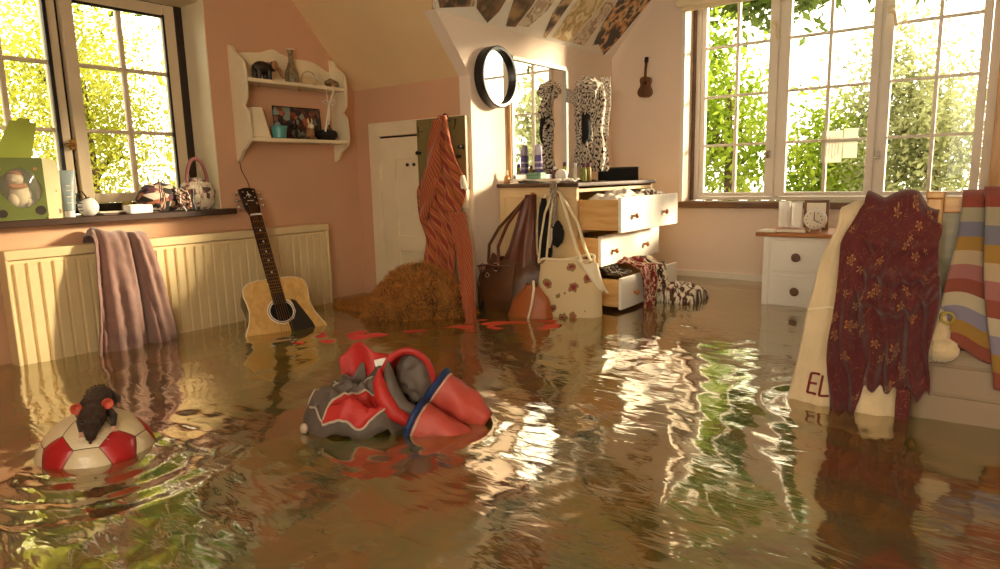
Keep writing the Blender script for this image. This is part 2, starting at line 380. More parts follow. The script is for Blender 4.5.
tc = N(nt, 'ShaderNodeTexCoord'); nzt = N(nt, 'ShaderNodeTexNoise'); nzt.inputs['Scale'].default_value = 1.5; nzt.inputs['Detail'].default_value = 5; nzt.inputs['Distortion'].default_value = 1.8
nt.links.new(tc.outputs['Object'], nzt.inputs['Vector'])
rc = ramp(nt, [(.28, '#4c3619'), (.37, '#666c2a'), (.44, '#987434'), (.51, '#5a6c46'), (.57, '#985a32'), (.65, '#7a643a'), (.75, '#5a6072')]); nt.links.new(nzt.outputs['Fac'], rc.inputs[0])
df = N(nt, 'ShaderNodeBsdfDiffuse'); nt.links.new(rc.outputs[0], df.inputs[0])
tr = N(nt, 'ShaderNodeBsdfTransparent'); tr.inputs[0].default_value = (.92, .82, .60, 1)
m1 = N(nt, 'ShaderNodeMixShader'); m1.inputs[0].default_value = .40
nt.links.new(df.outputs[0], m1.inputs[1]); nt.links.new(tr.outputs[0], m1.inputs[2])
gl = N(nt, 'ShaderNodeBsdfGlossy'); gl.inputs['Roughness'].default_value = .07; gl.inputs[0].default_value = (1, .95, .84, 1)
mpw = N(nt, 'ShaderNodeMapping'); mpw.inputs['Rotation'].default_value = (0, 0, math.radians(-37)); mpw.inputs['Scale'].default_value = (.32, 1, 1); nt.links.new(tc.outputs['Object'], mpw.inputs[0])
n2 = N(nt, 'ShaderNodeTexNoise'); n2.inputs['Scale'].default_value = 26; n2.inputs['Detail'].default_value = 2.5; n2.inputs['Distortion'].default_value = .7
nt.links.new(mpw.outputs[0], n2.inputs['Vector'])
bp = N(nt, 'ShaderNodeBump'); bp.inputs['Strength'].default_value = .28; bp.inputs['Distance'].default_value = .005
nt.links.new(n2.outputs['Fac'], bp.inputs['Height']); nt.links.new(bp.outputs[0], gl.inputs['Normal'])
fr = N(nt, 'ShaderNodeFresnel'); fr.inputs[0].default_value = 1.65; nt.links.new(bp.outputs[0], fr.inputs['Normal'])
mr = N(nt, 'ShaderNodeMapRange'); mr.inputs['To Min'].default_value = .32; mr.inputs['To Max'].default_value = 1.0; nt.links.new(fr.outputs[0], mr.inputs['Value'])
m2 = N(nt, 'ShaderNodeMixShader'); nt.links.new(mr.outputs[0], m2.inputs[0]); nt.links.new(m1.outputs[0], m2.inputs[1]); nt.links.new(gl.outputs[0], m2.inputs[2])
nt.links.new(m2.outputs[0], nt.nodes['Material Output'].inputs[0])
tag(link('flood_water', make_water(), 'murky_water'), 'rippled murky brown flood water covering the whole floor', 'water', kind='stuff')

# ---------------------------------------------------------------- radiator and towel
rad = thing('radiator', 'long cream ribbed panel radiator under the garden window', 'radiator', (-3.33, 1.78, .12))
RY0, RY1, RX = .955, 2.615, -3.285
obj('panel', MB().box((-3.35, RY0, .14), (RX-.006, RY1, .75)), 'radiator_paint', rad, smooth=False, bev=.006)
obj('top_grille', MB().box((-3.372, RY0-.008, .752), (RX+.008, RY1+.008, .793)), 'radiator_paint', rad, smooth=False, bev=.005)
obj('end_cover', MB().box((-3.372, RY0-.008, .13), (RX+.004, RY0+.004, .76)), 'radiator_paint', rad, smooth=False, bev=.003)
obj('end_cover', MB().box((-3.372, RY1-.004, .13), (RX+.004, RY1+.008, .76)), 'radiator_paint', rad, smooth=False, bev=.003)
nr = 33; step = (RY1-RY0-.03)/nr
rm = MB().prism([(0, .003, 0), (.010, .008, 0), (.010, step-.008, 0), (0, step-.003, 0)], (0, 0, .58)).mesh('rib', smooth=False)
for i in range(nr):
    r_ = link('rib', rm, 'radiator_paint', rad, loc=(RX-.007, RY0+.015+i*step, .155))
obj('valve', MB().cyl((-3.32, RY1+.008, .2), (-3.32, RY1+.05, .2), .012).cyl((-3.32, RY1+.04, .05), (-3.32, RY1+.04, .26), .014), 'chrome', rad)

mat('towel_mauve', '#8d6c62', .95, .16, 14, .9, 220, sheen=.5)
def towel_fn(u, v):
    # v: 0 behind the radiator, .16 on its top, 1 below the water
    yc = lerp(1.392, 1.402, v); hw = pw(v, [(0, .115), (.16, .125), (.5, .16), (1, .205)])
    s = (u-.5)*2
    s2 = s+.10*math.sin(5*s+1)*(1-.3*v)
    y = yc+hw*s2
    if v < .12: x, z = -3.375, lerp(.66, .80, v/.12)
    elif v < .22:
        a = (v-.12)/.10*PI; x = -3.325-.05*math.cos(a)+.003; z = .803+.028*math.sin(a)
    else:
        t = (v-.22)/.78; x = -3.262+.03*math.sin(t*PI*.8); z = lerp(.805, .20, t)
    t = max(0, (v-.12)/.88)
    fold = (.5+.5*math.cos(s*7.2+.8+.9*t))*(.026+.034*t) + (.5+.5*math.sin(s*13.0+2.4*t))*.016 + .010*math.sin(s*23-3*t)*(.3+t)
    x += (fold if v > .16 else fold*.3)
    if v <= .3: z += .030*math.exp(-((s+.55)/.28)**2)*math.exp(-((v-.17)/.07)**2)+.012*math.exp(-((s-.1)/.25)**2)*math.exp(-((v-.17)/.07)**2)
    z += .07*max(0, math.sin(s*4.4+2.0))*max(0, t-.75)*1.6
    x += .006*nz(y*30, z*30)
    return (x, y, z)
tag(obj('bath_towel', MB().grid(towel_fn, 60, 60), 'towel_mauve', thick=.007, ang=180), 'dusky mauve towel hanging over the cream radiator into the water', 'towel')

# ---------------------------------------------------------------- acoustic guitar
woodmat('spruce', '#c99a50', '#e0b873', 3, (12, 12, 1))
woodmat('rosewood', '#20120b', '#3a2114', 5, (10, 10, 1))
woodmat('body_side', '#2a160d', '#4b2915', 4, (10, 10, 1), .25, .4)
mat('pickguard_black', '#15100e', .2, .1, 5, coat=.4)
mat('hole_shade', '#0d0805', .9, .1, 5)
def guitar(root, Mx, k, full=True, pre=''):
    """local frame: z up the neck from the sound hole, x to the right, y out of the face; Mx maps to the world"""
    def tr_(mb): mb.v = [tuple(Mx @ (Vector(p)*k)) for p in mb.v]; return mb
    # half widths of the body against distance from the sound hole
    prof = [(-.335, 0), (-.330, .07), (-.31, .13), (-.27, .175), (-.21, .199), (-.15, .198), (-.09, .176), (-.03, .148), (.02, .137), (.06, .139), (.10, .146), (.135, .140), (.158, .118), (.168, .08), (.17, 0)]
    zs = [p[0] for p in prof]; ws = [p[1] for p in prof]
    out = [(w, z) for w, z in zip(ws, zs)] + [(-w, z) for w, z in list(zip(ws, zs))[::-1][1:-1]]
    obj('side_rim', tr_(MB().prism([(x, -.105, z) for x, z in out], (0, .102, 0))), 'body_side', root, ang=30)
    top = obj('soundboard', tr_(MB().prism([(x, -.003, z) for x, z in out], (0, .004, 0))), 'spruce', root, ang=30)
    def disc(r0, r1, y, n=36):
        mb = MB(); mb.v = [(r*math.cos(2*PI*i/n), y, r*math.sin(2*PI*i/n)) for r in (r0, r1) for i in range(n)]
        mb.f = [(i, (i+1) % n, n+(i+1) % n, n+i) for i in range(n)]; return mb
    obj('binding', tr_(MB().tube([(x*1.0, .0, z) for x, z in out]+[(out[0][0], 0, out[0][1])], .003, 6)), 'cream_paint', root)
    hole = disc(0.0005, .05, .0018); obj('sound_hole_shade', tr_(hole), 'hole_shade', top, smooth=False)  # no opening: flat dark disc painted as the shade inside
    obj('rosette', tr_(disc(.050, .064, .0022)), 'paper', top, smooth=False); obj('rosette', tr_(disc(.055, .058, .0026)), 'rosewood', top, smooth=False)
    pg = [(.018, -.058), (.045, -.045), (.062, -.01), (.058, .03), (.052, .055), (.075, .042), (.122, -.075), (.128, -.105), (.10, -.118), (.045, -.122), (.02, -.10)]
    obj('pickguard', tr_(MB().prism([(x, .001, z) for x, z in pg], (0, .0025, 0))), 'pickguard_black', top, bev=.0)
    obj('neck', tr_(MB().prism([(-.029, .004, .15), (-.012, -.018, .15), (.012, -.018, .15), (.029, .004, .15)], (0, 0, .36))), 'rosewood', root, ang=60)
    fb = obj('fretboard', tr_(MB().prism([(-.028, .005, .035), (.028, .005, .035), (.0225, .005, .51), (-.0225, .005, .51)], (0, .007, 0))), 'rosewood', root, smooth=False)
    L = .645; nut = .51
    if full:
        for n in range(1, 19):
            z = nut-(L-L/2**(n/12)); w = lerp(.0225, .028, (nut-z)/.475)
            obj('fret', tr_(MB().box((-w, .012, z-.0014), (w, .0142, z+.0014))), 'brass', fb, smooth=False)
        for n in (3, 5, 7, 9, 12):
            z = nut-(L-L/2**((n-.5)/12)); obj('inlay', tr_(MB().box((-.004, .012, z-.004), (.004, .0128, z+.004))), 'white', fb, smooth=False)
    obj('nut', tr_(MB().box((-.024, .003, .508), (.024, .016, .516))), 'white', root, smooth=False)
    hs = obj('headstock', tr_(MB().prism([(-.024, .006, .516), (.024, .006, .516), (.036, -.012, .57), (.040, -.036, .69), (.012, -.038, .70), (-.012, -.038, .70), (-.040, -.036, .69), (-.036, -.012, .57)], (0, -.015, -.003))), 'rosewood', root, smooth=False, bev=.002*k)
    if full:
        for sx in (-1, 1):
            for z, y in ((.585, -.017), (.625, -.025), (.665, -.033)):
                pgp = MB().tube([(sx*.035, y-.008, z), (sx*.052, y-.008, z)], .003, 8).ball((sx*.058, y-.008, z), (.009, .005, .007), 10, 6).cyl((sx*.024, y-.002, z), (sx*.024, y+.012, z), .0045, n=8)
                obj('tuning_peg', tr_(pgp), 'chrome', hs)
        mark = MB()   # the maker's mark on the headstock: a small inlaid sprig and line
        for q in (((-.012, .64), (.0, .655)), ((.0, .655), (.012, .64)), ((0, .63), (0, .67)), ((-.014, .61), (.014, .61))):
            (xa, za), (xb, zb) = q; ya = lerp(-.012, -.036, (za-.57)/.12)+.004; yb = lerp(-.012, -.036, (zb-.57)/.12)+.004
            mark.tube([(xa, ya, za), (xb, yb, zb)], .0018, 6)
        obj('inlay_mark', tr_(mark), 'white', hs)
    br = obj('bridge', tr_(MB().box((-.085, .001, -.155), (.085, .010, -.125))), 'rosewood', root, smooth=False, bev=.003)
    for i in range(6):
        x = (i-2.5)/2.5
        obj('string', tr_(MB().tube([(x*.026, .012, -.14), (x*.0185, .0155, .512), (x*.018, .004-.012, .575)], .0008 if full else .0012, 5)), 'brass', root)
S0 = Vector((-2.915, 1.995, .392)); H0 = Vector((-3.345, 2.128, 1.06))
gz = (H0-S0).normalized(); gy = Vector((.93, -.36, .45)); gy = (gy-gz*gy.dot(gz)).normalized(); gx = gz.cross(gy)
gM = Matrix((gx, gy, gz)).transposed().to_4x4(); gM.translation = S0
if gx.y < 0: raise RuntimeError('guitar turned round')
guitar(thing('acoustic_guitar', 'honey coloured acoustic guitar standing in water against the radiator', 'guitar', (-2.75, 1.94, .05)), gM, 1.13)

# small guitar-shaped ornament on the end wall
woodmat('uke_wood', '#5a3416', '#7d4c22', 5, (10, 10, 1))
uM = Matrix(((1, 0, 0), (0, -1, 0), (0, 0, 1))).transposed().to_4x4()
uM = Matrix((Vector((1, 0, -.06)).normalized(), Vector((0, -1, 0)), Vector((.06, 0, 1)).normalized())).transposed().to_4x4(); uM.translation = Vector((-2.124, 4.625, 1.69))
def ukulele(root, Mx, k):
    def tr_(mb): mb.v = [tuple(Mx @ (Vector(p)*k)) for p in mb.v]; return mb
    prof = [(-.33, 0), (-.32, .11), (-.27, .17), (-.2, .19), (-.13, .17), (-.06, .125), (0, .12), (.06, .14), (.11, .145), (.16, .12), (.18, .06), (.185, 0)]
    out = [(w, z) for z, w in prof] + [(-w, z) for z, w in prof[::-1][1:-1]]
    obj('body', tr_(MB().prism([(x, -.12, z) for x, z in out], (0, .12, 0))), 'uke_wood', root, ang=30)
    obj('sound_hole_shade', tr_(MB().lathe([(.055, .0), (.055, .004)], (0, 0, .03), 20, 'y')), 'hole_shade', root)  # dark disc on the body, painted as the shade of a hole
    obj('neck', tr_(MB().box((-.025, -.03, .17), (.025, .015, .50))), 'dark_wood', root, smooth=False)
    obj('headstock', tr_(MB().prism([(-.025, .01, .5), (.025, .01, .5), (.05, .0, .56), (.045, -.01, .66), (-.045, -.01, .66), (-.05, 0, .56)], (0, -.03, 0))), 'black', root, smooth=False)
    obj('bridge', tr_(MB().box((-.06, 0, -.17), (.06, .02, -.14))), 'dark_wood', root, smooth=False)
    for i in range(4): obj('string', tr_(MB().tube([((i-1.5)*.012, .022, -.155), ((i-1.5)*.009, .018, .5)], .003, 5)), 'brass', root)
ukulele(thing('ukulele', 'tiny dark brown ukulele hung on the pale end wall', 'ukulele', (-2.12, 4.66, 1.6)), uM, .285)

# ---------------------------------------------------------------- wall shelf and what stands on it
sh = thing('wall_shelf', 'cream two-tier wall shelf with scalloped sides and back', 'shelf', (-3.31, 2.45, 1.16))
SY0, SY1, SD = 2.105, 2.80, .135
def side_prof():
    pts = [(0, 1.785)]
    for z, d in ((1.78, .02), (1.765, .045), (1.745, .055), (1.725, .07), (1.705, .105), (1.68, .128), (1.64, .135), (1.56, .135), (1.50, .13), (1.475, .11), (1.462, .098), (1.448, .11), (1.42, .132), (1.37, .138), (1.30, .138), (1.27, .128), (1.245, .10), (1.225, .065), (1.20, .045), (1.18, .03), (1.165, 0)): pts.append((d, z))
    return pts
for y in (SY0, SY1-.018): obj('side_panel', MB().prism([(W+d+.001, y, z) for d, z in side_prof()], (0, .018, 0)), 'cream_paint', sh, ang=50)
for z in (1.585, 1.272): obj('shelf_board', MB().box((W+.012, SY0+.018, z), (W+SD, SY1-.018, z+.020)), 'cream_paint', sh, smooth=False, bev=.003)
bp_ = [(SY0+.018, 1.60)]
for i in range(41):
    t = i/40; bp_.append((lerp(SY0+.018, SY1-.018, t), 1.725+.035*abs(math.sin(t*PI*2.0+.25))**.8+.055*math.exp(-((t-.42)/.12)**2)-.05*max(0, t-.8)*2))
bp_.append((SY1-.018, 1.60))
obj('back_board', MB().prism([(W+.001, y, z) for y, z in bp_], (.010, 0, 0)), 'cream_paint', sh, ang=50)
for y in (2.2, 2.46): obj('hook', MB().tube([(W+.115, y, 1.585), (W+.115, y, 1.568), (W+.122, y, 1.560), (W+.128, y, 1.568)], .002, 6), 'brass', sh)
Z1, Z2 = 1.6055, 1.2925
mat('figure_dark', '#2a1d18', .4, .25, 18); mat('figure_tan', '#a8774e', .5, .2, 14)
# elephant
el = thing('elephant_figurine', 'small dark elephant figurine on the top board of the wall shelf', 'figurine', (-3.30, 2.27, Z1))
obj('body', MB().ball((-3.30, 2.255, Z1+.066), (.032, .058, .036), 16, 10), 'figure_dark', el)
for y in (2.22, 2.285):
    for x in (-3.318, -3.282): obj('leg', MB().tube([(x, y, Z1), (x, y, Z1+.05)], [.014, .016], 10), 'figure_dark', el)
hd = obj('head', MB().ball((-3.295, 2.322, Z1+.080), (.025, .026, .028), 14, 8), 'figure_dark', el)
obj('trunk', MB().tube([(-3.292, 2.342, Z1+.078), (-3.288, 2.360, Z1+.06), (-3.286, 2.368, Z1+.035), (-3.284, 2.378, Z1+.02)], [.013, .011, .008, .006], 10), 'figure_tan', hd)
for x in (-3.325, -3.265): obj('ear', MB().ball((x, 2.315, Z1+.082), (.006, .02, .026), 12, 8), 'figure_tan', hd)
obj('tail', MB().tube([(-3.30, 2.197, Z1+.075), (-3.30, 2.19, Z1+.045)], [.004, .003], 6), 'figure_dark', el)
# vase
patmat('vase_glaze', [(0, '#5d5340'), (.35, '#8a7a5a'), (.55, '#6a5236'), (.75, '#a89878')], 'noise', 6, .25, coord='Object', sxyz=(6, 6, 6))
vs_ = thing('glass_vase', 'slim patterned bottle vase on the top board of the wall shelf', 'vase', (-3.31, 2.455, Z1))
obj('body', MB().lathe([(.026, 0), (.036, .004), (.040, .03), (.036, .062), (.022, .10), (.014, .13), (.013, .165), (.018, .182), (.022, .19), (.017, .19), (.010, .165)], (-3.31, 2.455, Z1), 24), 'vase_glaze', vs_)
obj('rim', MB().lathe([(.016, .184), (.0235, .188), (.0235, .193), (.016, .193)], (-3.31, 2.455, Z1), 24), 'cream_paint', vs_)
# ribbon-tied basket
bk = thing('trinket_basket', 'little cream basket tied with ribbon on the top shelf board', 'basket', (-3.30, 2.56, Z1))
patmat('basket_weave', [(0, '#b79a68'), (.5, '#dcc79a')], 'wave', 40, .8, coord='Object', dist=1, mode='LINEAR')
obj('bowl', MB().lathe([(.035, 0), (.048, .012), (.052, .034), (.050, .038), (.044, .03)], (-3.30, 2.565, Z1), 24), 'basket_weave', bk)
obj('handle', MB().tube([(-3.30, 2.565+.05*math.cos(a), Z1+.035+.045*math.sin(a)) for a in [PI*i/14 for i in range(15)]], .004, 8), 'basket_weave', bk)
rbn = MB()
for sg in (-1, 1): rbn.tube([(-3.255, 2.57+sg*.002, Z1+.045), (-3.25, 2.57+sg*.03, Z1+.062), (-3.248, 2.57+sg*.042, Z1+.045), (-3.25, 2.57+sg*.022, Z1+.034), (-3.252, 2.57, Z1+.043)], .006, 8, flat=.3)
rbn.tube([(-3.25, 2.575, Z1+.04), (-3.246, 2.60, Z1+.02), (-3.243, 2.61, Z1+.004)], .005, 8, flat=.3)
obj('ribbon_bow', rbn, 'white', bk)
# shell
obj_sh = thing('sea_shell', 'spiral brown shell at the right end of the top shelf board', 'shell', (-3.30, 2.72, Z1))
path = []; rr = []
for i in range(46):
    t = i/45; a = t*PI*4.6; q = .030*(1-t)+.003
    path.append((-3.295+q*math.cos(a), 2.72+q*math.sin(a)*.9, Z1+.019+.035*t)); rr.append(.018*(1-t)+.003)
obj('spiral', MB().tube(path, rr, 10), 'vase_glaze', obj_sh)
obj('lip', MB().tube([(-3.265, 2.72, Z1+.014), (-3.255, 2.708, Z1+.012), (-3.252, 2.692, Z1+.012)], [.014, .013, .008], 10), 'figure_tan', obj_sh)
# ribbon hanging
hr = thing('hanging_ribbon', 'white ribbon with a bow dangling off the top shelf board', 'ribbon', (-3.235, 2.64, 1.56))
hm_ = MB().tube([(-3.25, 2.63, Z1+.004), (-3.238, 2.632, Z1+.002), (-3.235, 2.634, 1.56), (-3.236, 2.645, 1.50)], .004, 8, flat=.4)
hm_.tube([(-3.25, 2.69, Z1+.004), (-3.238, 2.69, Z1+.002), (-3.235, 2.685, 1.57), (-3.236, 2.648, 1.50)], .004, 8, flat=.4)
obj('strand', hm_, 'white', hr)
for sg, dz in ((-1, .0), (1, .005)):
    obj('bow_loop', MB().tube([(-3.232, 2.646, 1.50), (-3.226, 2.646+sg*.03, 1.522+dz), (-3.224, 2.646+sg*.055, 1.512+dz), (-3.226, 2.646+sg*.03, 1.496), (-3.232, 2.646, 1.499)], .005, 8, flat=.4), 'white', hr)
for dy, dz in ((-.04, 1.34), (-.012, 1.38)): obj('tail', MB().tube([(-3.232, 2.646, 1.50), (-3.23, 2.646+dy*.4, 1.44), (-3.232, 2.646+dy, dz)], .006, 8, flat=.35), 'white', hr)
# lower board
obj_c = thing('card_holder', 'tall cream wedge-shaped holder at the left of the lower shelf board', 'holder', (-3.31, 2.19, Z2))
obj('body', MB().prism([(-3.35, 2.140, Z2), (-3.35, 2.268, Z2), (-3.35, 2.222, Z2+.165), (-3.35, 2.160, Z2+.165)], (.075, 0, 0)), 'cream_paint', obj_c, smooth=False, bev=.008)
obj('slot_shade', MB().box((-3.335, 2.17, Z2+.1655), (-3.29, 2.21, Z2+.167)), 'dark_frame', obj_c, smooth=False)  # thin dark sheet in place of the shade inside an opening
mat('turquoise', '#4f9a98', .3, .1, 6, coat=.3)
tp = thing('turquoise_pot', 'small turquoise pot on the lower shelf board', 'pot', (-3.30, 2.33, Z2))
obj('body', MB().lathe([(.030, 0), (.036, .004), (.043, .062), (.041, .066), (.037, .060), (.030, .012)], (-3.285, 2.325, Z2), 24), 'turquoise', tp)
obj('rim', MB().lathe([(.0405, .060), (.0455, .063), (.0455, .069), (.0405, .069)], (-3.285, 2.325, Z2), 24), 'turquoise', tp)
patmat('card_print', [(0, '#2d2622'), (.3, '#8a4a30'), (.45, '#b5654a'), (.55, '#4a3a3a'), (.65, '#8a9a90'), (.8, '#5a2c20')], 'cells', 7, .6, sxyz=(1.4, 1, 1))
pc = thing('picture_card', 'wide colourful picture card leaning at the back of the lower shelf', 'card', (-3.36, 2.50, Z2))
obj('card', MB().grid(lambda u, v: (W+.022-.008*v, 2.345+.33*u, Z2+.003+.185*v), 6, 4), 'card_print', pc, thick=.004)
obj('border', MB().tube([(W+.025, 2.345, Z2+.003), (W+.016, 2.345, Z2+.188), (W+.016, 2.675, Z2+.188), (W+.025, 2.675, Z2+.003)], .0035, 6), 'dark_frame', pc)
def rabbit(label, y, h, m1_, m2_):
    t = thing('rabbit_figurine', label, 'figurine', (-3.29, y, Z2), 'rabbit figurines on the lower shelf')
    obj('body', MB().ball((-3.29, y, Z2+h*.30), (.024, .026, h*.30), 14, 10), m1_, t)
    hd = obj('head', MB().ball((-3.282, y+.002, Z2+h*.62), (.019, .018, h*.13), 12, 8), m2_, t)
    for sg in (-1, 1): obj('ear', MB().tube([(-3.284, y+sg*.008, Z2+h*.70), (-3.284, y+sg*.014, Z2+h*.86), (-3.286, y+sg*.012, Z2+h)], [.006, .007, .002], 8, flat=.6), m2_, hd)
    for sg in (-1, 1): obj('paw', MB().ball((-3.268, y+sg*.014, Z2+.008), (.014, .009, .008), 10, 6), m1_, t)
rabbit('dark red rabbit figurine on the lower shelf board', 2.425, .115, 'figure_dark', 'figure_dark')
rabbit('tan rabbit figurine on the lower shelf beside the ribbon tails', 2.54, .125, 'figure_tan', 'cream_paint')
patmat('pebble', [(0, '#3a2a22'), (.5, '#8a6a50'), (.7, '#c2a888')], 'noise', 12, .5, coord='Object', sxyz=(4, 4, 4))
for i, (y, x, s, lb) in enumerate(((2.46, -3.262, .02, 'mottled pebble left of the tan rabbit figurine'), (2.50, -3.268, .018, 'smaller mottled pebble touching the tan rabbit figurine'))):
    tag(obj('pebble', MB().ball((x, y, Z2+s*.62), (s, s*1.3, s*.62), 14, 8, lambda d: 1+.1*nz(d.x*2+i, d.y*2, d.z*2)), 'pebble'), lb, 'pebble', 'pebbles on the lower shelf')
hat = thing('black_beret', 'soft black beret at the right end of the lower shelf board', 'hat', (-3.31, 2.68, Z2))
obj('crown', MB().lathe([(.04, .0), (.05, .004), (.064, .022), (.066, .04), (.058, .056), (.03, .064), (.004, .066)], (-3.31, 2.675, Z2), 24), 'soft_black', hat)
obj('stalk', MB().cyl((-3.31, 2.675, Z2+.062), (-3.308, 2.678, Z2+.08), .004, .003, 8), 'soft_black', hat)
tag(obj('small_bottle', MB().lathe([(.012, 0), (.014, .003), (.014, .075), (.007, .09), (.007, .108), (.009, .11), (.009, .122), (.002, .123)], (-3.352, 2.735, Z2), 16), 'vase_glaze'), 'slim dark bottle behind the black beret', 'bottle')

# ---------------------------------------------------------------- things on the sill above the radiator
ZS = .9155
mat('box_green', '#66702c', .5, .08, 6); mat('box_lime', '#98a43a', .5, .06, 6); mat('box_cream', '#d8cf97', .5, .05, 6); mat('box_orange', '#b5763c', .6, .1, 6)
tb = thing('toy_box', 'green gift box with a cut-out window and its lid flap raised', 'box', (-3.40, 1.08, ZS))
bx0, bx1, by0, by1, bz = -3.42, -3.325, .955, 1.145, ZS+.262
# front wall faces the room (+x); window cut-out built as a ring
def blob(a, k=1): return (.068*k*math.cos(a)*(1+.18*math.cos(2*a+.6)), .085*k*math.sin(a))
n = 40; fc = (1.055, ZS+.135)
ring = MB(); outer = []
for i in range(n):
    a = 2*PI*i/n; dx, dz = math.cos(a), math.sin(a); t = min((by1-fc[0])/abs(dx) if abs(dx) > 1e-6 else 9, (.127)/abs(dz) if abs(dz) > 1e-6 else 9)
    t2 = min(((by1-fc[0]) if dx > 0 else (fc[0]-by0))/max(abs(dx), 1e-6), ((bz-fc[1]) if dz > 0 else (fc[1]-ZS))/max(abs(dz), 1e-6)); outer.append((fc[0]+dx*t2, fc[1]+dz*t2))
ring.v = [(bx1, y, z) for y, z in outer] + [(bx1, fc[0]+blob(2*PI*i/n)[0], fc[1]+blob(2*PI*i/n)[1]) for i in range(n)]
ring.f = [(i, (i+1) % n, n+(i+1) % n, n+i) for i in range(n)]
obj('front_panel', ring, 'box_green', tb, smooth=False, thick=.002)
obj('side_panel', MB().box((bx0, by1-.002, ZS), (bx1, by1, bz)), 'box_cream', tb, smooth=False)
obj('side_panel', MB().box((bx0, by0, ZS), (bx1, by0+.002, bz)), 'box_orange', tb, smooth=False)
obj('back_panel', MB().box((bx0-.002, by0, ZS), (bx0, by1, bz)), 'box_lime', tb, smooth=False)
obj('base', MB().box((bx0, by0, ZS), (bx1, by1, ZS+.002)), 'box_green', tb, smooth=False)
# the cream side seen from the room continues as a folded flank
obj('flank', MB().prism([(bx1, by1, ZS), (bx1, by1, bz), (bx1-.012, by1+.055, bz-.01), (bx1-.018, by1+.068, bz-.06), (bx1-.018, by1+.068, ZS)], (-.002, 0, 0)), 'box_cream', tb, smooth=False)
obj('lid_flap', MB().prism([(bx0, 1.0, bz), (bx0, by1-.005, bz), (bx0-.04, by1+.045, bz+.155), (bx0-.042, by1+.02, bz+.160), (bx0-.043, by1+.02, bz+.175), (bx0-.044, by1-.02, bz+.177), (bx0-.042, by1-.025, bz+.165), (bx0-.04, by1-.055, bz+.165)], (-.003, 0, 0)), 'box_lime', tb, smooth=False)
m, nt, b = newmat('acetate'); b.inputs['Base Color'].default_value = (.9, .9, .85, 1); b.inputs['Roughness'].default_value = .1; b.inputs['Alpha'].default_value = .14
obj('acetate_window', MB().grid(lambda u, v: (bx1-.004+.022*math.sin(PI*u)*math.sin(PI*v), fc[0]+(u-.5)*.14, fc[1]+(v-.5)*.18), 12, 12), 'acetate', tb)
mat('toy_cream', '#e6d6ae', .6, .08, 8)
ty = obj('packed_toy', MB().ball((-3.37, 1.065, ZS+.105), (.03, .040, .055), 18, 12, lambda d: 1+.2*nz(d.x*3, d.y*3, d.z*3)).ball((-3.36, 1.035, ZS+.085), (.02, .022, .03), 12, 8).ball((-3.36, 1.09, ZS+.07), (.02, .018, .022), 12, 8), 'toy_cream', tb)
obj('toy_head', MB().ball((-3.362, 1.05, ZS+.175), (.026, .030, .028), 14, 10).ball((-3.345, 1.038, ZS+.168), (.012, .014, .010), 10, 8), 'toy_cream', ty)
obj('toy_hat', MB().ball((-3.362, 1.056, ZS+.198), (.024, .028, .014), 12, 8), 'box_orange', ty)
obj('toy_scarf', MB().tube([(-3.345, 1.02, ZS+.145), (-3.335, 1.05, ZS+.14), (-3.345, 1.08, ZS+.145)], .010, 8), 'box_orange', ty)
for y, z, r in ((1.118, ZS+.038, .020), (.978, ZS+.03, .017)): obj('round_sticker', MB().lathe([(r, 0), (r, .0015)], (bx1+.001, y, z), 24, 'x'), 'dark_frame', tb)
for y, z, r in ((1.165, ZS+.20, .007), (1.185, ZS+.12, .007), (1.168, ZS+.06, .008), (1.19, ZS+.03, .012), (1.115, ZS+.215, .007), (.985, ZS+.215, .008)): obj('printed_dot', MB().lathe([(r, 0), (r, .0012)], (bx1+.0005 if y < by1 else bx1-.0045-(y-by1)*.2, y, z), 14, 'x'), 'figure_tan', tb)
mat('tube_blue', '#8d9c9c', .35, .1, 10)
cr_ = thing('cream_tube', 'grey-blue squeeze tube standing on its cap beside the green box', 'tube', (-3.345, 1.235, ZS))
obj('tube', MB().grid(lambda u, v: (-3.345+lerp(.022, .004, v)*math.cos(2*PI*u), 1.235+lerp(.024, .034, v)*math.sin(2*PI*u)+.01*v, ZS+.028+.18*v), 20, 8, wrap=True), 'tube_blue', cr_)
obj('cap', MB().lathe([(.020, 0), (.022, .002), (.022, .028), (.018, .030)], (-3.345, 1.235, ZS), 18), 'white', cr_)
for v in (.2, .35, .5, .62): obj('printed_line', MB().tube([(-3.345+lerp(.0225, .0045, v), 1.222+.01*v, ZS+.028+.18*v), (-3.345+lerp(.0225, .0045, v), 1.25+.01*v, ZS+.028+.18*v)], .0022, 6), 'paper', cr_)
orn = thing('striped_money_bank', 'white round bank with black curly lettering on the sill', 'bank', (-3.345, 1.315, ZS))
obj('globe', MB().ball((-3.345, 1.315, ZS+.042), .043, 24, 16), 'white', orn)
sq = MB()
sq.tube([(-3.36+.0, 1.262+.006*i+.012*math.sin(i*1.1), ZS+.085+.03*math.cos(i*1.1)+.004*i*0) for i in range(9)], .0035, 6)
sq.tube([(-3.345, 1.27, ZS+.06), (-3.335, 1.285, ZS+.075), (-3.33, 1.305, ZS+.082), (-3.335, 1.32, ZS+.086)], .003, 6)
obj('black_lettering', sq, 'black', orn)
for z in (.028, .044, .06): 
    obj('black_stripe', MB().tube([(-3.345+.0438*math.cos(a)*math.sqrt(max(0, 1-((z-.042)/.043)**2)), 1.315+.0438*math.sin(a)*math.sqrt(max(0, 1-((z-.042)/.043)**2)), ZS+z) for a in [-2.0+i*.12 for i in range(10)]], .002, 6), 'black', orn)
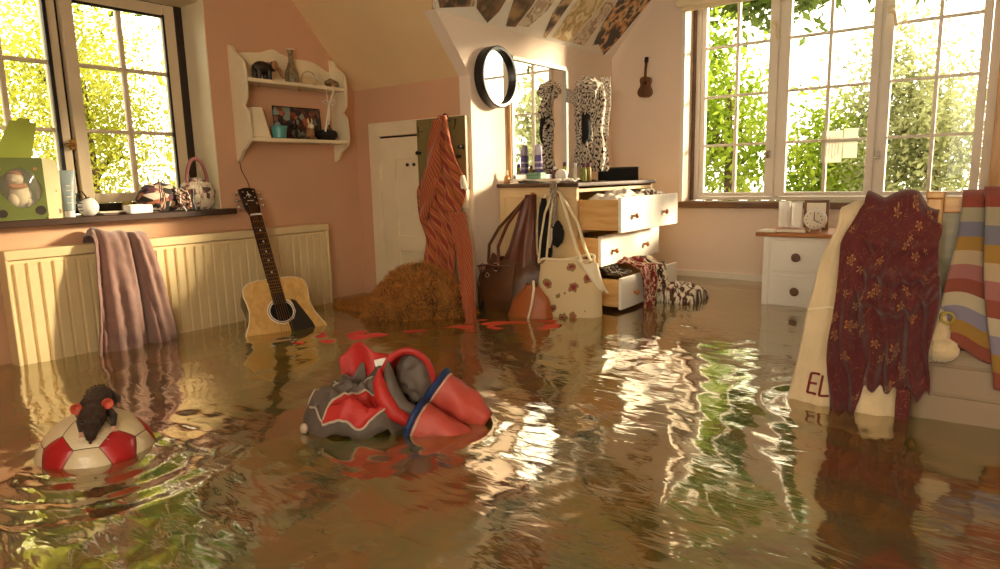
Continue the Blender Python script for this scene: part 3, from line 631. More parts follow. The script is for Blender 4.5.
for i, (x, y, dx, dy, h, rz, mm, lb, cat) in enumerate(((-3.40, 1.46, .11, .19, .010, .1, 'dark_wood', 'dark notebook lying flat under the papers on the sill', 'notebook'), (-3.39, 1.45, .10, .16, .006, -.12, 'paper', 'loose cream papers on the dark notebook on the sill', 'papers'))):
    z = ZS+(.0 if i == 0 else .0105)
    tag(obj('notebook' if i == 0 else 'paper_sheet', MB().obox((x, y, z+h/2), (math.cos(rz), math.sin(rz), 0), (-math.sin(rz), math.cos(rz), 0), (0, 0, 1), dx/2, dy/2, h/2), mm, smooth=False, bev=.002), lb, cat)
pb = thing('tissue_packet', 'small white packet at the edge of the sill', 'packet', (-3.35, 1.54, ZS))
obj('wrapper', MB().obox((-3.345, 1.535, ZS+.0215), (1, .15, 0), (-.15, 1, 0), (0, 0, 1), .03, .058, .021), 'white', pb, smooth=False, bev=.006)
obj('seal', MB().obox((-3.345, 1.535, ZS+.0435), (1, .15, 0), (-.15, 1, 0), (0, 0, 1), .006, .05, .001), 'paper', pb, smooth=False)
mat('ochre', '#a08a35', .5, .1, 8)
tag(obj('ochre_jar', MB().lathe([(.02, 0), (.026, .004), (.026, .04), (.02, .048), (.02, .06), (.003, .062)], (-3.44, 1.53, ZS), 20), 'ochre'), 'little ochre jar by the window frame on the sill', 'jar')
patmat('floral_dark', [(0, '#17120f'), (.35, '#1d1512'), (.45, '#b06a4a'), (.6, '#d8c0a0'), (.75, '#5a3040'), (.88, '#e8dcc8')], 'cells', 12, .8)
patmat('floral_light', [(0, '#e4d6bc'), (.4, '#d8c8ae'), (.55, '#a0605a'), (.66, '#5a4a44'), (.76, '#efe4d2'), (.9, '#8a7048')], 'cells', 14, .8)
pk = thing('dark_floral_pouch', 'dark floral fabric pouch slumped on the sill', 'pouch', (-3.36, 1.66, ZS))
obj('pouch_body', MB().ball((-3.365, 1.655, ZS+.070), (.058, .115, .080), 24, 16, lambda d: 1+.16*nz(d.x*2.2+3, d.y*2.2, d.z*2.2)-.10*max(0, d.z)*abs(math.sin(6*d.y))), 'floral_dark', pk)
obj('drawstring', MB().tube([(-3.31, 1.71, ZS+.11), (-3.302, 1.72, ZS+.07), (-3.300, 1.735, ZS+.03), (-3.297, 1.75, ZS-.0)], .0025, 6), 'white', pk)
obj('flap', MB().grid(lambda u, v: (-3.325+.03*math.sin(PI*v*.7)+.006*math.sin(9*u), 1.70+.07*u+.01*v, ZS+.115-.105*v), 10, 10), 'floral_dark', pk, thick=.004)
fb_ = thing('floral_handbag', 'pale floral handbag with pink looped handles on the sill', 'bag', (-3.36, 1.86, ZS))
obj('bag_body', MB().ball((-3.365, 1.855, ZS+.082), (.058, .095, .092), 24, 16, lambda d: 1+.10*nz(d.x*2.5+7, d.y*2.5, d.z*2.5)-.08*max(0, d.z)*abs(math.sin(8*d.y))), 'floral_light', fb_)
mat('pink_leather', '#9a5f58', .5, .12, 10)
for dx, dy in ((.03, -.01), (-.02, .02)):
    obj('handle', MB().tube([(-3.365+dx, 1.85+dy-.055*math.cos(a), ZS+.14+.125*math.sin(a)) for a in [PI*i/16 for i in range(17)]], .0085, 8), 'pink_leather', fb_)
obj('side_strap', MB().tube([(-3.312, 1.80, ZS+.11), (-3.305, 1.79, ZS+.05), (-3.30, 1.80, ZS+.005)], .009, 8, flat=.4), 'black', fb_)
tag(obj('power_cord', MB().tube([(-3.50, 1.955, 1.12), (-3.47, 1.95, 1.19), (-3.44, 1.955, 1.14), (-3.43, 1.96, 1.05), (-3.44, 1.95, .96), (-3.45, 1.945, ZS+.004)], .003, 6), 'white'), 'thin white cord looped in the window corner above the handbag', 'cord')
tag(obj('shelf_cord', MB().tube([(W+.004, 2.118, 1.17), (W+.004, 2.125, 1.12), (W+.005, 2.15, 1.07), (W+.006, 2.165, 1.03), (W+.006, 2.15, 1.0)], .0022, 6), 'dark_frame'), 'thin dark cord trailing down the wall below the shelf', 'cord')

# ---------------------------------------------------------------- recess corner
patmat('olive_print', [(0, '#7d7040'), (.60, '#847642'), (.66, '#3c3018'), (.74, '#2a2010'), (.8, '#8c7e48')], 'noise', 7, .6, coord='Object', sxyz=(1.6, 1, 1), detail=3, dist=.8)
pp = thing('painted_panel', 'olive picture panel with dark sprigs behind the orange scarf', 'panel', (-2.62, 2.93, 1.0))
obj('board', MB().box((-2.785, 2.925, .985), (-2.422, 2.940, 1.385)), 'olive_print', pp, smooth=False, bev=.003)
obj('frame_edge', MB().box((-2.79, 2.921, 1.378), (-2.418, 2.942, 1.392)).box((-2.428, 2.921, .99), (-2.418, 2.942, 1.378)).box((-2.79, 2.921, .99), (-2.782, 2.942, 1.378)), 'olive_wood', pp, smooth=False, bev=.002)
for x, z in ((-2.445, 1.22), (-2.46, 1.17), (-2.77, 1.20)):
    obj('peg', MB().cyl((x, 2.925, z), (x, 2.90, z), .008, n=10).ball((x, 2.897, z), .012, 10, 6), 'black', pp)
cr = thing('coat_rail', 'cream coat rail board on the wall below the olive panel', 'rail', (-2.6, 2.93, .88))
obj('rail_board', MB().box((-2.79, 2.915, .877), (-2.418, 2.944, .983)), 'cream_paint', cr, smooth=False, bev=.004)
obj('coat_hook', MB().tube([(-2.53, 2.915, .95), (-2.53, 2.885, .95), (-2.53, 2.87, .97), (-2.53, 2.865, .99)], .006, 8), 'brass', cr)

m, nt, b = newmat('orange_stripes')
tc = N(nt, 'ShaderNodeTexCoord'); mp = N(nt, 'ShaderNodeMapping'); mp.inputs['Rotation'].default_value = (0, 0, .95); mp.inputs['Scale'].default_value = (1, 1.6, 1); nt.links.new(tc.outputs['UV'], mp.inputs[0])
wv = N(nt, 'ShaderNodeTexWave', wave_type='BANDS', bands_direction='X'); wv.inputs['Scale'].default_value = 1.9; wv.inputs['Distortion'].default_value = .8; wv.inputs['Detail'].default_value = 3; wv.inputs['Detail Scale'].default_value = 2.5
nt.links.new(mp.outputs[0], wv.inputs['Vector'])
r = ramp(nt, [(0, '#8a4a26'), (.2, '#c8673a'), (.4, '#b04a2a'), (.55, '#94703a'), (.72, '#d8804e'), (.9, '#96382a')]); nt.links.new(wv.outputs['Fac'], r.inputs[0]); nt.links.new(r.outputs[0], b.inputs['Base Color']); b.inputs['Roughness'].default_value = .85; b.inputs['Sheen Weight'].default_value = .3
def oscarf(u, v):
    z = lerp(1.395, .24, v); s = (u-.5)*2
    l = pw(v, [(0, -2.555), (.06, -2.57), (.2, -2.655), (.36, -2.735), (.5, -2.715), (.6, -2.685), (.72, -2.70), (.85, -2.60), (1, -2.44)])
    r_ = pw(v, [(0, -2.485), (.06, -2.475), (.2, -2.44), (.34, -2.385), (.45, -2.425), (.6, -2.44), (.72, -2.425), (.85, -2.385), (1, -2.30)])
    x = lerp(l, r_, u)+.008*math.sin(9*v+5*u)
    y = 2.868-.018*math.sin(PI*u)-.022*(.5+.5*math.sin(s*8+v*9))-.010*math.sin(s*17-v*14)+.008*nz(x*12, z*12)
    y -= .42*max(0, v-.58)**1.2
    return (x, y, z)
osf = thing('orange_striped_scarf', 'long orange striped scarf hanging on the olive panel down to the water', 'scarf', (-2.53, 2.88, .3))
obj('cloth', MB().grid(oscarf, 44, 70), 'orange_stripes', osf, thick=.004, ang=180)
def oscarf2(u, v):
    z = lerp(1.37, .86, v); l = pw(v, [(0, -2.56), (.4, -2.63), (1, -2.70)]); r_ = pw(v, [(0, -2.50), (.4, -2.52), (.75, -2.57), (1, -2.64)])
    x = lerp(l, r_, u); return (x, 2.822-.02*math.sin(PI*u)-.012*math.sin(6*u+10*v), z-.05*u*v)
obj('top_fold', MB().grid(oscarf2, 20, 30), 'orange_stripes', osf, thick=.004, ang=180)
def otail(u, v):
    c_ = Vector((pw(v, [(0, -2.42), (.35, -2.29), (.7, -2.205), (1, -2.165)]), pw(v, [(0, 2.83), (.35, 2.73), (.7, 2.645), (1, 2.62)]), lerp(.86, .25, v)))
    return c_+Vector((.80, .60, 0))*((u-.5)*lerp(.10, .055, v))+Vector((.5, -.8, 0))*(.012*math.sin(u*9+5*v))
obj('hanging_end', MB().grid(otail, 16, 40), 'orange_stripes', osf, thick=.004, ang=180)
obj('fringe', MB().tube([(-2.40, 2.865, 1.06), (-2.385, 2.86, 1.02), (-2.372, 2.86, .985)], [.012, .014, .010], 8).tube([(-2.405, 2.86, 1.045), (-2.395, 2.855, .99)], [.008, .009], 8), 'paper', osf)
obj('hanging_loop', MB().tube([(-2.52+.018*math.cos(a), 2.872, 1.385+.018*math.sin(a)) for a in [PI*i/8 for i in range(9)]], .005, 8), 'soft_black', osf)
# woolly brown mound
m, nt, b = newmat('brown_wool')
tc = N(nt, 'ShaderNodeTexCoord'); nzt = N(nt, 'ShaderNodeTexNoise'); nzt.inputs['Scale'].default_value = 9; nzt.inputs['Detail'].default_value = 8; nt.links.new(tc.outputs['Object'], nzt.inputs['Vector'])
r = ramp(nt, [(.3, '#4a3014'), (.5, '#7d5526'), (.7, '#a87a3c')]); nt.links.new(nzt.outputs['Fac'], r.inputs[0]); nt.links.new(r.outputs[0], b.inputs['Base Color']); b.inputs['Roughness'].default_value = 1
hp = thing('woolly_blanket', 'brown shaggy blanket heaped in the water below the orange scarf', 'blanket', (-2.6, 2.62, .1))
def hump(u, v):
    # plan: an elongated heap with a low tail to the left
    th = 2*PI*u; r_ = v
    ex, ey = .36*math.cos(th)*r_, .24*math.sin(th)*r_
    cx, cy = -2.54, 2.62
    x, y = cx+ex*.80+ey*.2, cy+ex*.35+ey
    h = .285*(1-r_**1.7)*(1+.12*math.sin(2*th+1))
    x -= .0
    return Vector((x, y, .28+h+.05*nz(x*6, y*6)*(1-r_)+.012*nz(x*22, y*22)-.14*max(0, r_-.75)*2))
hm = MB().grid(lambda u, v: hump(u, max(v, .002)), 48, 18, wrap=True)
obj('heap', hm, 'brown_wool', hp, ang=180)
def tail(u, v):
    x = lerp(-2.68, -3.16, u); y = lerp(2.60, 2.585, u)+(v-.5)*lerp(.34, .2, u)
    z = .25+lerp(.165, .065, u)*math.sin(PI*v)**.7+.02*nz(x*9, y*9, 3)*math.sin(PI*v)
    return (x, y, z)
obj('trailing_end', MB().grid(tail, 30, 16), 'brown_wool', hp, ang=180)
rng = random.Random(3); fz = MB()
def fibre(P, Nn):
    d = (Nn+Vector((rng.uniform(-1, 1), rng.uniform(-1, 1), rng.uniform(-.6, .6)))*.9).normalized()*rng.uniform(.014, .034); s = d.cross(Vector((rng.uniform(-1, 1), rng.uniform(-1, 1), .3))).normalized()*.0026
    o = len(fz.v); fz.v += [tuple(P-s), tuple(P+s), tuple(P+d)]; fz.f.append((o, o+1, o+2))
for _ in range(9000):
    u, v = rng.random(), math.sqrt(rng.random())*.93+.01
    P = hump(u, v)
    if P.z > .27: fibre(P, Vector(((P.x+2.47)*1.5, (P.y-2.63)*2, .5)).normalized())
for _ in range(3500):
    u, v = rng.random(), rng.uniform(.1, .9); P = Vector(tail(u, v)); fibre(P, Vector((0, (v-.5), 1)).normalized())
mat('wool_fibre', '#b97a3a', 1, .3, 30)
fo = obj('fibres', fz, 'wool_fibre', hp, smooth=False); fo['kind'] = 'stuff'

# ---------------------------------------------------------------- mirror wall
cm = thing('round_mirror', 'round wall mirror with a deep black rim above the dresser', 'mirror', (M+.03, 3.172, 1.617))
def ell(r, h, n=48): return None
rim = MB().lathe([(.162, 0), (.172, .004), (.172, .058), (.166, .064), (.152, .062), (.150, .040), (.150, .004)], (M+.001, 3.172, 1.617), 56, 'x')
obj('rim', rim, 'black', cm, ang=35)
obj('mirror_plate', MB().lathe([(.151, .030), (.151, .034)], (M+.001, 3.172, 1.617), 56, 'x'), 'mirror_glass', cm, ang=30)
wm = thing('wall_mirror', 'large rectangular white framed mirror on the wall behind the dresser', 'mirror', (M+.02, 3.65, 1.02))
MY0, MY1, MZ0, MZ1 = 3.325, 3.985, 1.03, 1.765
fm = MB()
for q in ((MY0, MY0+.028, MZ0, MZ1), (MY1-.03, MY1, MZ0, MZ1), (MY0, MY1, MZ1-.028, MZ1), (MY0, MY1, MZ0, MZ0+.03)): fm.box((M+.001, q[0], q[2]), (M+.028, q[1], q[3]))
obj('frame', fm, 'white_paint', wm, smooth=False, bev=.004)
obj('mirror_plate', MB().box((M+.004, MY0+.025, MZ0+.025), (M+.012, MY1-.025, MZ1-.025)), 'mirror_glass', wm, smooth=False)
obj('wood_edge', MB().box((M+.001, MY0-.012, MZ0), (M+.022, MY0, MZ1)), 'pine', wm, smooth=False, bev=.002)
st_ = MB()
for a0, rr_ in ((0, .028), (1.3, .022), (2.6, .026), (4.2, .02)):
    st_.tube([(M+.0135, 3.535+rr_*.5*math.cos(a0)+rr_*.55*math.cos(a), 1.70+rr_*.4*math.sin(a0)+rr_*.75*math.sin(a)) for a in [i*.5 for i in range(12)]], .0022, 6)
mat('sticker_green', '#8a8a3a', .5, .1, 8); obj('sticker', st_, 'sticker_green', wm)

# posters on the sloping ceiling
def slope_pt(y, t, off=.004):
    """t = distance along x from the foot of the slope; off = out of the ceiling"""
    k = (H-1.91)/.48; nrm = Vector((k, 0, -1)).normalized()
    return Vector((M+t, y, 1.91+t*k))+nrm*off
patmat('poster_a', [(0, '#241712'), (.40, '#3d2a1e'), (.47, '#8a6240'), (.54, '#d9b98a'), (.62, '#6a4a30'), (.7, '#2a1c14')], 'noise', 7, .6, coord='Object', detail=4, mode='LINEAR')
patmat('poster_b', [(0, '#f0e2c4'), (.42, '#e2cb9a'), (.50, '#b08848'), (.56, '#efe0b8'), (.66, '#c9a45a')], 'noise', 6, .6, coord='Object', detail=3, mode='LINEAR')
patmat('poster_c', [(0, '#3a2416'), (.40, '#6b4526'), (.5, '#8a6238'), (.6, '#4d3018'), (.7, '#b08a58')], 'noise', 5, .6, coord='Object', detail=3, mode='LINEAR')
patmat('poster_d', [(0, '#171210'), (.44, '#221a16'), (.50, '#c98a4a'), (.56, '#e8c690'), (.60, '#4a2e1c'), (.7, '#0f0b0a')], 'noise', 8, .6, coord='Object', detail=4, mode='LINEAR')
patmat('poster_e', [(0, '#efe6da'), (.45, '#dcc8ae'), (.5, '#8f6a48'), (.55, '#e8d8c0'), (.62, '#b89878'), (.7, '#f4ecdf')], 'noise', 7, .6, coord='Object', detail=4, mode='LINEAR')
PO = [('poster_a', [(2.62, .075), (2.90, .115), (2.955, .05), (2.72, .012)], 'dark collage poster at the near left end of the sloping ceiling'),
      ('poster_c', [(2.98, .048), (3.128, .006), (3.17, .06), (3.18, .30), (2.95, .30), (2.92, .11)], 'brown pointed poster second along the sloping ceiling'),
      ('poster_c', [(3.30, .012), (3.385, .02), (3.42, .12), (3.40, .42), (3.24, .42), (3.235, .12)], 'brown leaning poster beside the brown pointed one'),
      ('poster_e', [(3.40, .028), (3.50, .035), (3.58, .12), (3.66, .42), (3.43, .42), (3.44, .12)], 'pale grey photo poster with brown figures on the sloping ceiling'),
      ('poster_a', [(3.70, .012), (3.735, .008), (3.80, .42), (3.69, .42), (3.65, .12)], 'narrow dark strip poster in the middle of the sloping ceiling'),
      ('poster_b', [(3.80, .02), (4.02, .022), (4.12, .30), (4.13, .46), (3.83, .46)], 'pale yellow poster of stems and blooms on the sloping ceiling'),
      ('poster_e', [(4.04, .022), (4.20, .022), (4.23, .18), (4.22, .44), (4.15, .46), (4.14, .30)], 'cream poster with an amber patch on the sloping ceiling'),
      ('poster_d', [(4.30, .035), (4.36, .05), (4.52, .004), (4.57, .10), (4.64, .33), (4.64, .47), (4.245, .47), (4.245, .16)], 'black and orange portrait poster nearest the end wall')]
for i, (mm, pl, lb) in enumerate(PO):
    k = (H-1.91)/.48; nrm = Vector((k, 0, -1)).normalized()
    tag(obj('ceiling_poster', MB().prism([slope_pt(y, t, .003+.0015*(i % 2)) for y, t in pl], nrm*.0015), mm, smooth=False), lb, 'poster', 'posters on the sloping ceiling')

# ---------------------------------------------------------------- dresser
DX0, DX1, DY0, DY1, DZ = -2.395, -1.865, 3.20, 4.20, .985
mat('dresser_cream', '#e0c393', .5, .06, 5)
dr = thing('dresser', 'cream dresser with a dark wooden top and drawers pulled open', 'dresser', (-2.13, 3.70, 0))
body = MB().box((DX0, DY0, 0), (DX1, DY0+.022, DZ)).box((DX0, DY1-.022, 0), (DX1, DY1, DZ)).box((DX0, DY0+.022, 0), (DX0+.012, DY1-.022, DZ))
for z in (.12, .30, .52, .725, .955): body.box((DX0+.012, DY0+.022, z), (DX1, DY1-.022, z+.018))
obj('carcass', body, 'dresser_cream', dr, smooth=False)
obj('side_moulding', MB().box((DX0, DY0-.006, .925), (DX1, DY0, .932)).box((DX1-.04, DY0-.005, .0), (DX1, DY0, .925)).box((DX0, DY0-.005, .0), (DX0+.04, DY0, .925)), 'dresser_cream', dr, smooth=False, bev=.002)
obj('top_board', MB().box((DX0-.01, DY0-.02, DZ), (DX1+.02, DY1+.02, DZ+.022)), 'dark_wood', dr, smooth=False, bev=.005)
def drawer(xf, z0, z1):
    d = obj('drawer', MB().box((xf-.02, DY0+.02, z0), (xf, DY1-.2, z1)), 'white_paint', dr, smooth=False, bev=.004)
    y0, y1 = DY0+.032, DY1-.215
    obj('drawer_side', MB().box((xf-.48, y0, z0+.012), (xf-.02, y0+.014, z1-.012)), 'pine_side', d, smooth=False, bev=.001)
    obj('drawer_side', MB().box((xf-.48, y1-.014, z0+.012), (xf-.02, y1, z1-.012)), 'pine_side', d, smooth=False)
    obj('drawer_bottom', MB().box((xf-.48, y0+.014, z0+.014), (xf-.02, y1-.014, z0+.022)), 'pine_side', d, smooth=False)
    for y in (DY0+.175, DY0+.585): obj('knob', MB().lathe([(.007, 0), (.008, .009), (.014, .015), (.016, .021), (.012, .027), (.003, .030)], (xf, y, lerp(z0, z1, .45)), 16, 'x'), 'top_wood', d)
    for i in range(5): obj('dovetail', MB().box((xf-.026, y0-.0008, lerp(z0, z1, .12+.17*i)), (xf-.02, y0+.002, lerp(z0, z1, .20+.17*i))), 'dark_wood', d, smooth=False)
    return d
drawer(-1.605, .735, .925); drawer(-1.725, .545, .715); drawer(-1.60, .315, .49)
obj('drawer', MB().box((DX1-.02, DY0+.02, .05), (DX1, DY1-.2, .29)), 'white_paint', dr, smooth=False, bev=.004)
obj('cupboard_door', MB().box((DX1, DY1-.195, .05), (DX1+.018, DY1-.01, .95)), 'white_paint', dr, smooth=False, bev=.004)
obj('side_knob', MB().lathe([(.006, 0), (.007, -.012), (.013, -.02), (.013, -.026), (.002, -.03)], (-2.14, DY0-.005, .945), 12, 'y'), 'top_wood', dr)
obj('side_knob', MB().lathe([(.006, 0), (.007, -.012), (.013, -.02), (.013, -.026), (.002, -.03)], (-1.965, DY0-.005, .945), 12, 'y'), 'top_wood', dr)
# clothes in the drawers
mat('white_cloth', '#efe6d8', .9, .06, 12, .4, 90)
patmat('print_cloth', [(0, '#f0e6d4'), (.42, '#e9dcc6'), (.5, '#6a4632'), (.6, '#2a1a16'), (.68, '#e6d6c0')], 'noise', 10, .9, detail=3)
patmat('dark_print', [(0, '#1c1513'), (.45, '#3a2820'), (.52, '#d8c8b0'), (.58, '#241a18'), (.7, '#8a3a30')], 'noise', 12, .9, detail=3)
patmat('red_print', [(0, '#7a2420'), (.45, '#8f2f2a'), (.52, '#e0c8a8'), (.58, '#5a1a1a'), (.7, '#b8806a')], 'noise', 14, .9, detail=3)
def heap(x0, x1, y0, y1, z, h, seed, f=9):
    return lambda u, v: (lerp(x0, x1, u)+.01*nz(u*5+seed, v*5), lerp(y0, y1, v)+.01*nz(u*5, v*5+seed), z+h*(.35+.65*math.sin(PI*min(max(u, .02), .98))**.5*math.sin(PI*min(max(v, .02), .98))**.5)*(.8+.6*nz(u*f+seed, v*f, seed)) if 0 < u < 1 and 0 < v < 1 else z)
tag(obj('white_blouse', MB().grid(heap(-1.86, -1.635, 3.26, 3.70, .885, .075, 1.3), 34, 34), 'white_cloth', thick=.003, ang=180), 'crumpled white blouse spilling out of the top dresser drawer', 'blouse')
tag(obj('brown_print_top', MB().grid(heap(-1.84, -1.64, 3.72, 3.96, .89, .06, 4.3), 24, 24), 'print_cloth', thick=.003, ang=180), 'white and brown printed top at the far end of the top drawer', 'clothing')
def over(yc, hw, xb, zt, xf, ze, seed):
    def g(u, v):
        s = (u-.5)*2; y = yc+hw*s*(1+.15*math.sin(5*v+seed))
        if v < .45: t = v/.45; x = lerp(xb, xf-.01, t); z = zt+.035*math.sin(PI*t)+.03*nz(u*6+seed, v*7)
        else: t = (v-.45)/.55; x = xf+.012+.02*math.sin(PI*t)+.018*math.sin(9*u+seed); z = lerp(zt+.005, ze, t)
        return (x+.012*math.sin(14*u+seed+4*v), y, z+.008*math.sin(16*u+seed))
    return g
tag(obj('dark_patterned_skirt', MB().grid(over(3.34, .09, -1.86, .50, -1.68, .50, 1), 30, 30), 'dark_print', thick=.004, ang=180), 'dark patterned skirt lying across the lowest open drawer', 'skirt')
tag(obj('pale_printed_shirt', MB().grid(over(3.66, .14, -1.84, .515, -1.60, .25, 2.2), 36, 40), 'print_cloth', thick=.004, ang=180), 'pale printed shirt hanging over the front of the lowest drawer', 'shirt')
tag(obj('red_printed_scarf', MB().grid(over(3.49, .055, -1.86, .525, -1.592, .22, 5.1), 26, 40), 'red_print', thick=.004, ang=180), 'red printed scarf hanging from the lowest drawer into the water', 'scarf')
tag(obj('crumpled_shawl', MB().grid(heap(-1.62, -1.36, 3.62, 3.92, .29, .13, 8.1, 4), 26, 26), 'print_cloth', thick=.004, ang=180), 'crumpled pale shawl floating by the lowest drawer', 'shawl')

# ---- on the dresser
ZD = DZ+.0225
mat('lilac', '#6a5aa0', .3, .1, 8); mat('lilac_pale', '#cfc4dc', .35, .06, 8)
sc = thing('spray_can', 'tall purple spray can standing in front of the mirror', 'can', (-2.345, 3.55, ZD))
obj('body', MB().lathe([(.024, 0), (.026, .003), (.026, .16), (.022, .172)], (-2.345, 3.55, ZD), 20), 'lilac', sc)
obj('cap', MB().lathe([(.024, .172), (.025, .178), (.025, .21), (.018, .232), (.006, .24)], (-2.345, 3.55, ZD), 20), 'lilac_pale', sc)
for z in (.05, .085, .12): obj('label_band', MB().lathe([(.0263, z), (.0266, z+.002), (.0266, z+.010), (.0263, z+.012)], (-2.345, 3.55, ZD), 20), 'lilac_pale', sc)
mat('box_teal', '#5f8a76', .5, .08, 8)
gb = thing('green_carton', 'small green carton on the dresser below the mirror', 'box', (-2.25, 3.38, ZD))
obj('carton', MB().box((-2.30, 3.35, ZD), (-2.20, 3.41, ZD+.062)), 'box_teal', gb, smooth=False, bev=.002)
obj('lid_edge', MB().box((-2.301, 3.349, ZD+.046), (-2.199, 3.411, ZD+.049)), 'dark_frame', gb, smooth=False)
mat('lime', '#9aa33a', .4, .1, 8); mat('plum', '#6a3048', .4, .1, 8)
tubes = [(-2.27, 3.62, .10, 'plum', 'plum coloured little bottle next to the purple can'), (-2.22, 3.66, .125, 'lime', 'lime green lotion bottle left of the spotted scarf'), (-2.20, 3.76, .12, 'paper', 'cream lotion bottle between two green ones'), (-2.16, 3.80, .115, 'lime', 'lime green lotion bottle nearest the dresser edge'), (-2.17, 3.88, .12, 'ochre', 'ochre lotion bottle beside the spotted scarf')]
for x, y, h, mm, lb in tubes:
    t = thing('lotion_bottle', lb, 'bottle', (x, y, ZD), 'bottles on the dresser')
    obj('body', MB().lathe([(.014, 0), (.017, .003), (.017, h*.68), (.010, h*.78)], (x, y, ZD), 16), mm if mm != 'lime' else 'lime', t)
    obj('cap', MB().lathe([(.010, h*.78), (.011, h*.79), (.011, h*.98), (.003, h)], (x, y, ZD), 14), 'plum' if mm in ('lime', 'ochre') else 'white', t)
tag(obj('round_compact', MB().lathe([(.034, -.012), (.040, -.008), (.040, .008), (.034, .012)], (-2.16, 3.52, ZD+.041), 28, 'y'), 'white'), 'round white compact standing on edge on the dresser', 'compact')
def cl(u, v): return (lerp(-2.33, -1.93, u), lerp(3.215, 3.31, v)+.03*u+.01*math.sin(7*u), ZD+.004+.016*abs(math.sin(5*u+3*v))+.01*nz(u*6, v*6)**2)
tag(obj('folded_cloth', MB().grid(cl, 30, 12), 'white_cloth', thick=.006, ang=180), 'white cloth lying along the near edge of the dresser top', 'cloth')
pf = thing('perfume_bottle', 'small amber perfume bottle at the near left corner of the dresser', 'bottle', (-2.36, 3.24, ZD))
mat('amber', '#b5804a', .2, .1, 6)
obj('flask', MB().lathe([(.016, 0), (.018, .003), (.016, .04), (.008, .05)], (-2.365, 3.235, ZD), 16), 'amber', pf); obj('stopper', MB().lathe([(.006, .05), (.010, .056), (.008, .075), (.001, .08)], (-2.365, 3.235, ZD), 12), 'cream_paint', pf)
bt = thing('black_tray', 'black tray stood upright at the far end of the dresser', 'tray', (-2.07, 4.13, ZD))
obj('panel', MB().box((-2.235, 4.125, ZD), (-1.935, 4.137, ZD+.085)), 'soft_black', bt, smooth=False, bev=.003); obj('lip', MB().box((-2.24, 4.118, ZD+.078), (-1.93, 4.142, ZD+.088)), 'black', bt, smooth=False, bev=.002)
# spotted scarf on a stand
sd = thing('scarf_stand', 'slim dark stand carrying the spotted scarf on the dresser', 'stand', (-2.255, 4.01, ZD))
obj('base', MB().lathe([(.06, 0), (.062, .006), (.02, .012), (.008, .02)], (-2.255, 4.01, ZD), 24), 'dark_wood', sd); obj('pole', MB().cyl((-2.255, 4.01, ZD+.01), (-2.255, 4.01, 1.66), .008), 'dark_wood', sd)
obj('arm', MB().tube([(-2.30, 3.95, 1.63), (-2.255, 4.01, 1.655), (-2.20, 4.08, 1.65)], .008, 8), 'dark_wood', sd)
patmat('spotted', [(0, '#171211'), (.40, '#1d1614'), (.44, '#6a5444'), (.48, '#efe2d0'), (.75, '#f7efe4')], 'noise', 30, .9, detail=2, sxyz=(.55, 1.0, 1))
def spot(dx, dy, zt, zb, w0, w1, ph, mm=0):
    ax = Vector((.78, .62, 0))
    def g(u, v):
        s = (u-.5)*2; z = lerp(zt, zb, v); w = lerp(w0, w1, v**.7)
        c = Vector((-2.255+dx, 4.01+dy, z)); n_ = Vector((.62, -.78, 0))
        k = .018+.03*math.sin(PI*min(v*3, 1)*.5)
        return c+ax*(w*s+.008*math.sin(9*v+ph))+n_*(k*(.6+.5*math.cos(s*8+ph+3*v))+.015*math.sin(14*v+5*s+ph))
    return g
ss = thing('spotted_scarf', 'black and white spotted scarf hanging beside the large mirror', 'scarf', (-2.255, 4.01, 1.1))
obj('back_length', MB().grid(spot(.03, .03, 1.66, 1.07, .06, .10, 0), 26, 50), 'spotted', ss, thick=.004, ang=180)
obj('front_length', MB().grid(spot(-.02, -.03, 1.66, 1.09, .045, .055, 2), 20, 50), 'spotted', ss, thick=.004, ang=180)
obj('top_knot', MB().ball((-2.25, 4.0, 1.63), (.085, .07, .06), 24, 14, lambda d: 1+.35*nz(d.x*2.4, d.y*2.4, d.z*2.4)), 'spotted', ss)
obj('dark_tassel', MB().ball((-2.235, 3.955, 1.36), (.035, .035, .10), 16, 14, lambda d: 1+.3*nz(d.x*3, d.y*3, d.z*3+5)), 'soft_black', ss)
obj('loose_end', MB().grid(lambda u, v: Vector((-2.17+.045*(u-.5)+.01*math.sin(5*v), 4.10+.06*(u-.5), lerp(1.69, 1.30, v))), 10, 26), 'spotted', ss, thick=.004, ang=180)
obj('side_end', MB().grid(lambda u, v: Vector((-2.325+.05*(u-.5), 3.92+.045*(u-.5)+.01*math.sin(4*v), lerp(1.62, 1.53, v)-.02*u)), 10, 10), 'spotted', ss, thick=.006, ang=180)

# ---------------------------------------------------------------- bags hung on the dresser side
mat('brown_leather', '#5d3a20', .42, .2, 9, .3, 60); mat('brown_leather_red', '#6a3824', .4, .2, 9, .3, 60)
lb = thing('leather_handbag', 'slouchy brown leather handbag hanging at the near dresser corner', 'handbag', (-2.24, 3.05, .3))
def lbag(u, v):
    th = 2*PI*u; z = lerp(.20, .575, v)
    hx = pw(v, [(0, .12), (.08, .185), (.4, .205), (.75, .19), (1, .13)]); hy = pw(v, [(0, .04), (.08, .085), (.4, .10), (.75, .07), (1, .03)])
    f_ = 1+.06*math.sin(5*th+4*v)+.06*nz(math.cos(th)*2, math.sin(th)*2, v*4)
    c = Vector((-2.225+.02*v, 3.03+.03*v, z)); ax = Vector((.97, .22, 0)); ay = Vector((-.22, .97, 0))
    return c+ax*hx*math.cos(th)*f_+ay*hy*math.sin(th)*f_+Vector((0, 0, .03*math.cos(th)*math.cos(th)*v-.012*math.sin(8*th)*v))
bb = MB().grid(lbag, 44, 26, wrap=True); bb.f.append(tuple(range(44)))
obj('bag_body', bb, 'brown_leather', lb, ang=180)
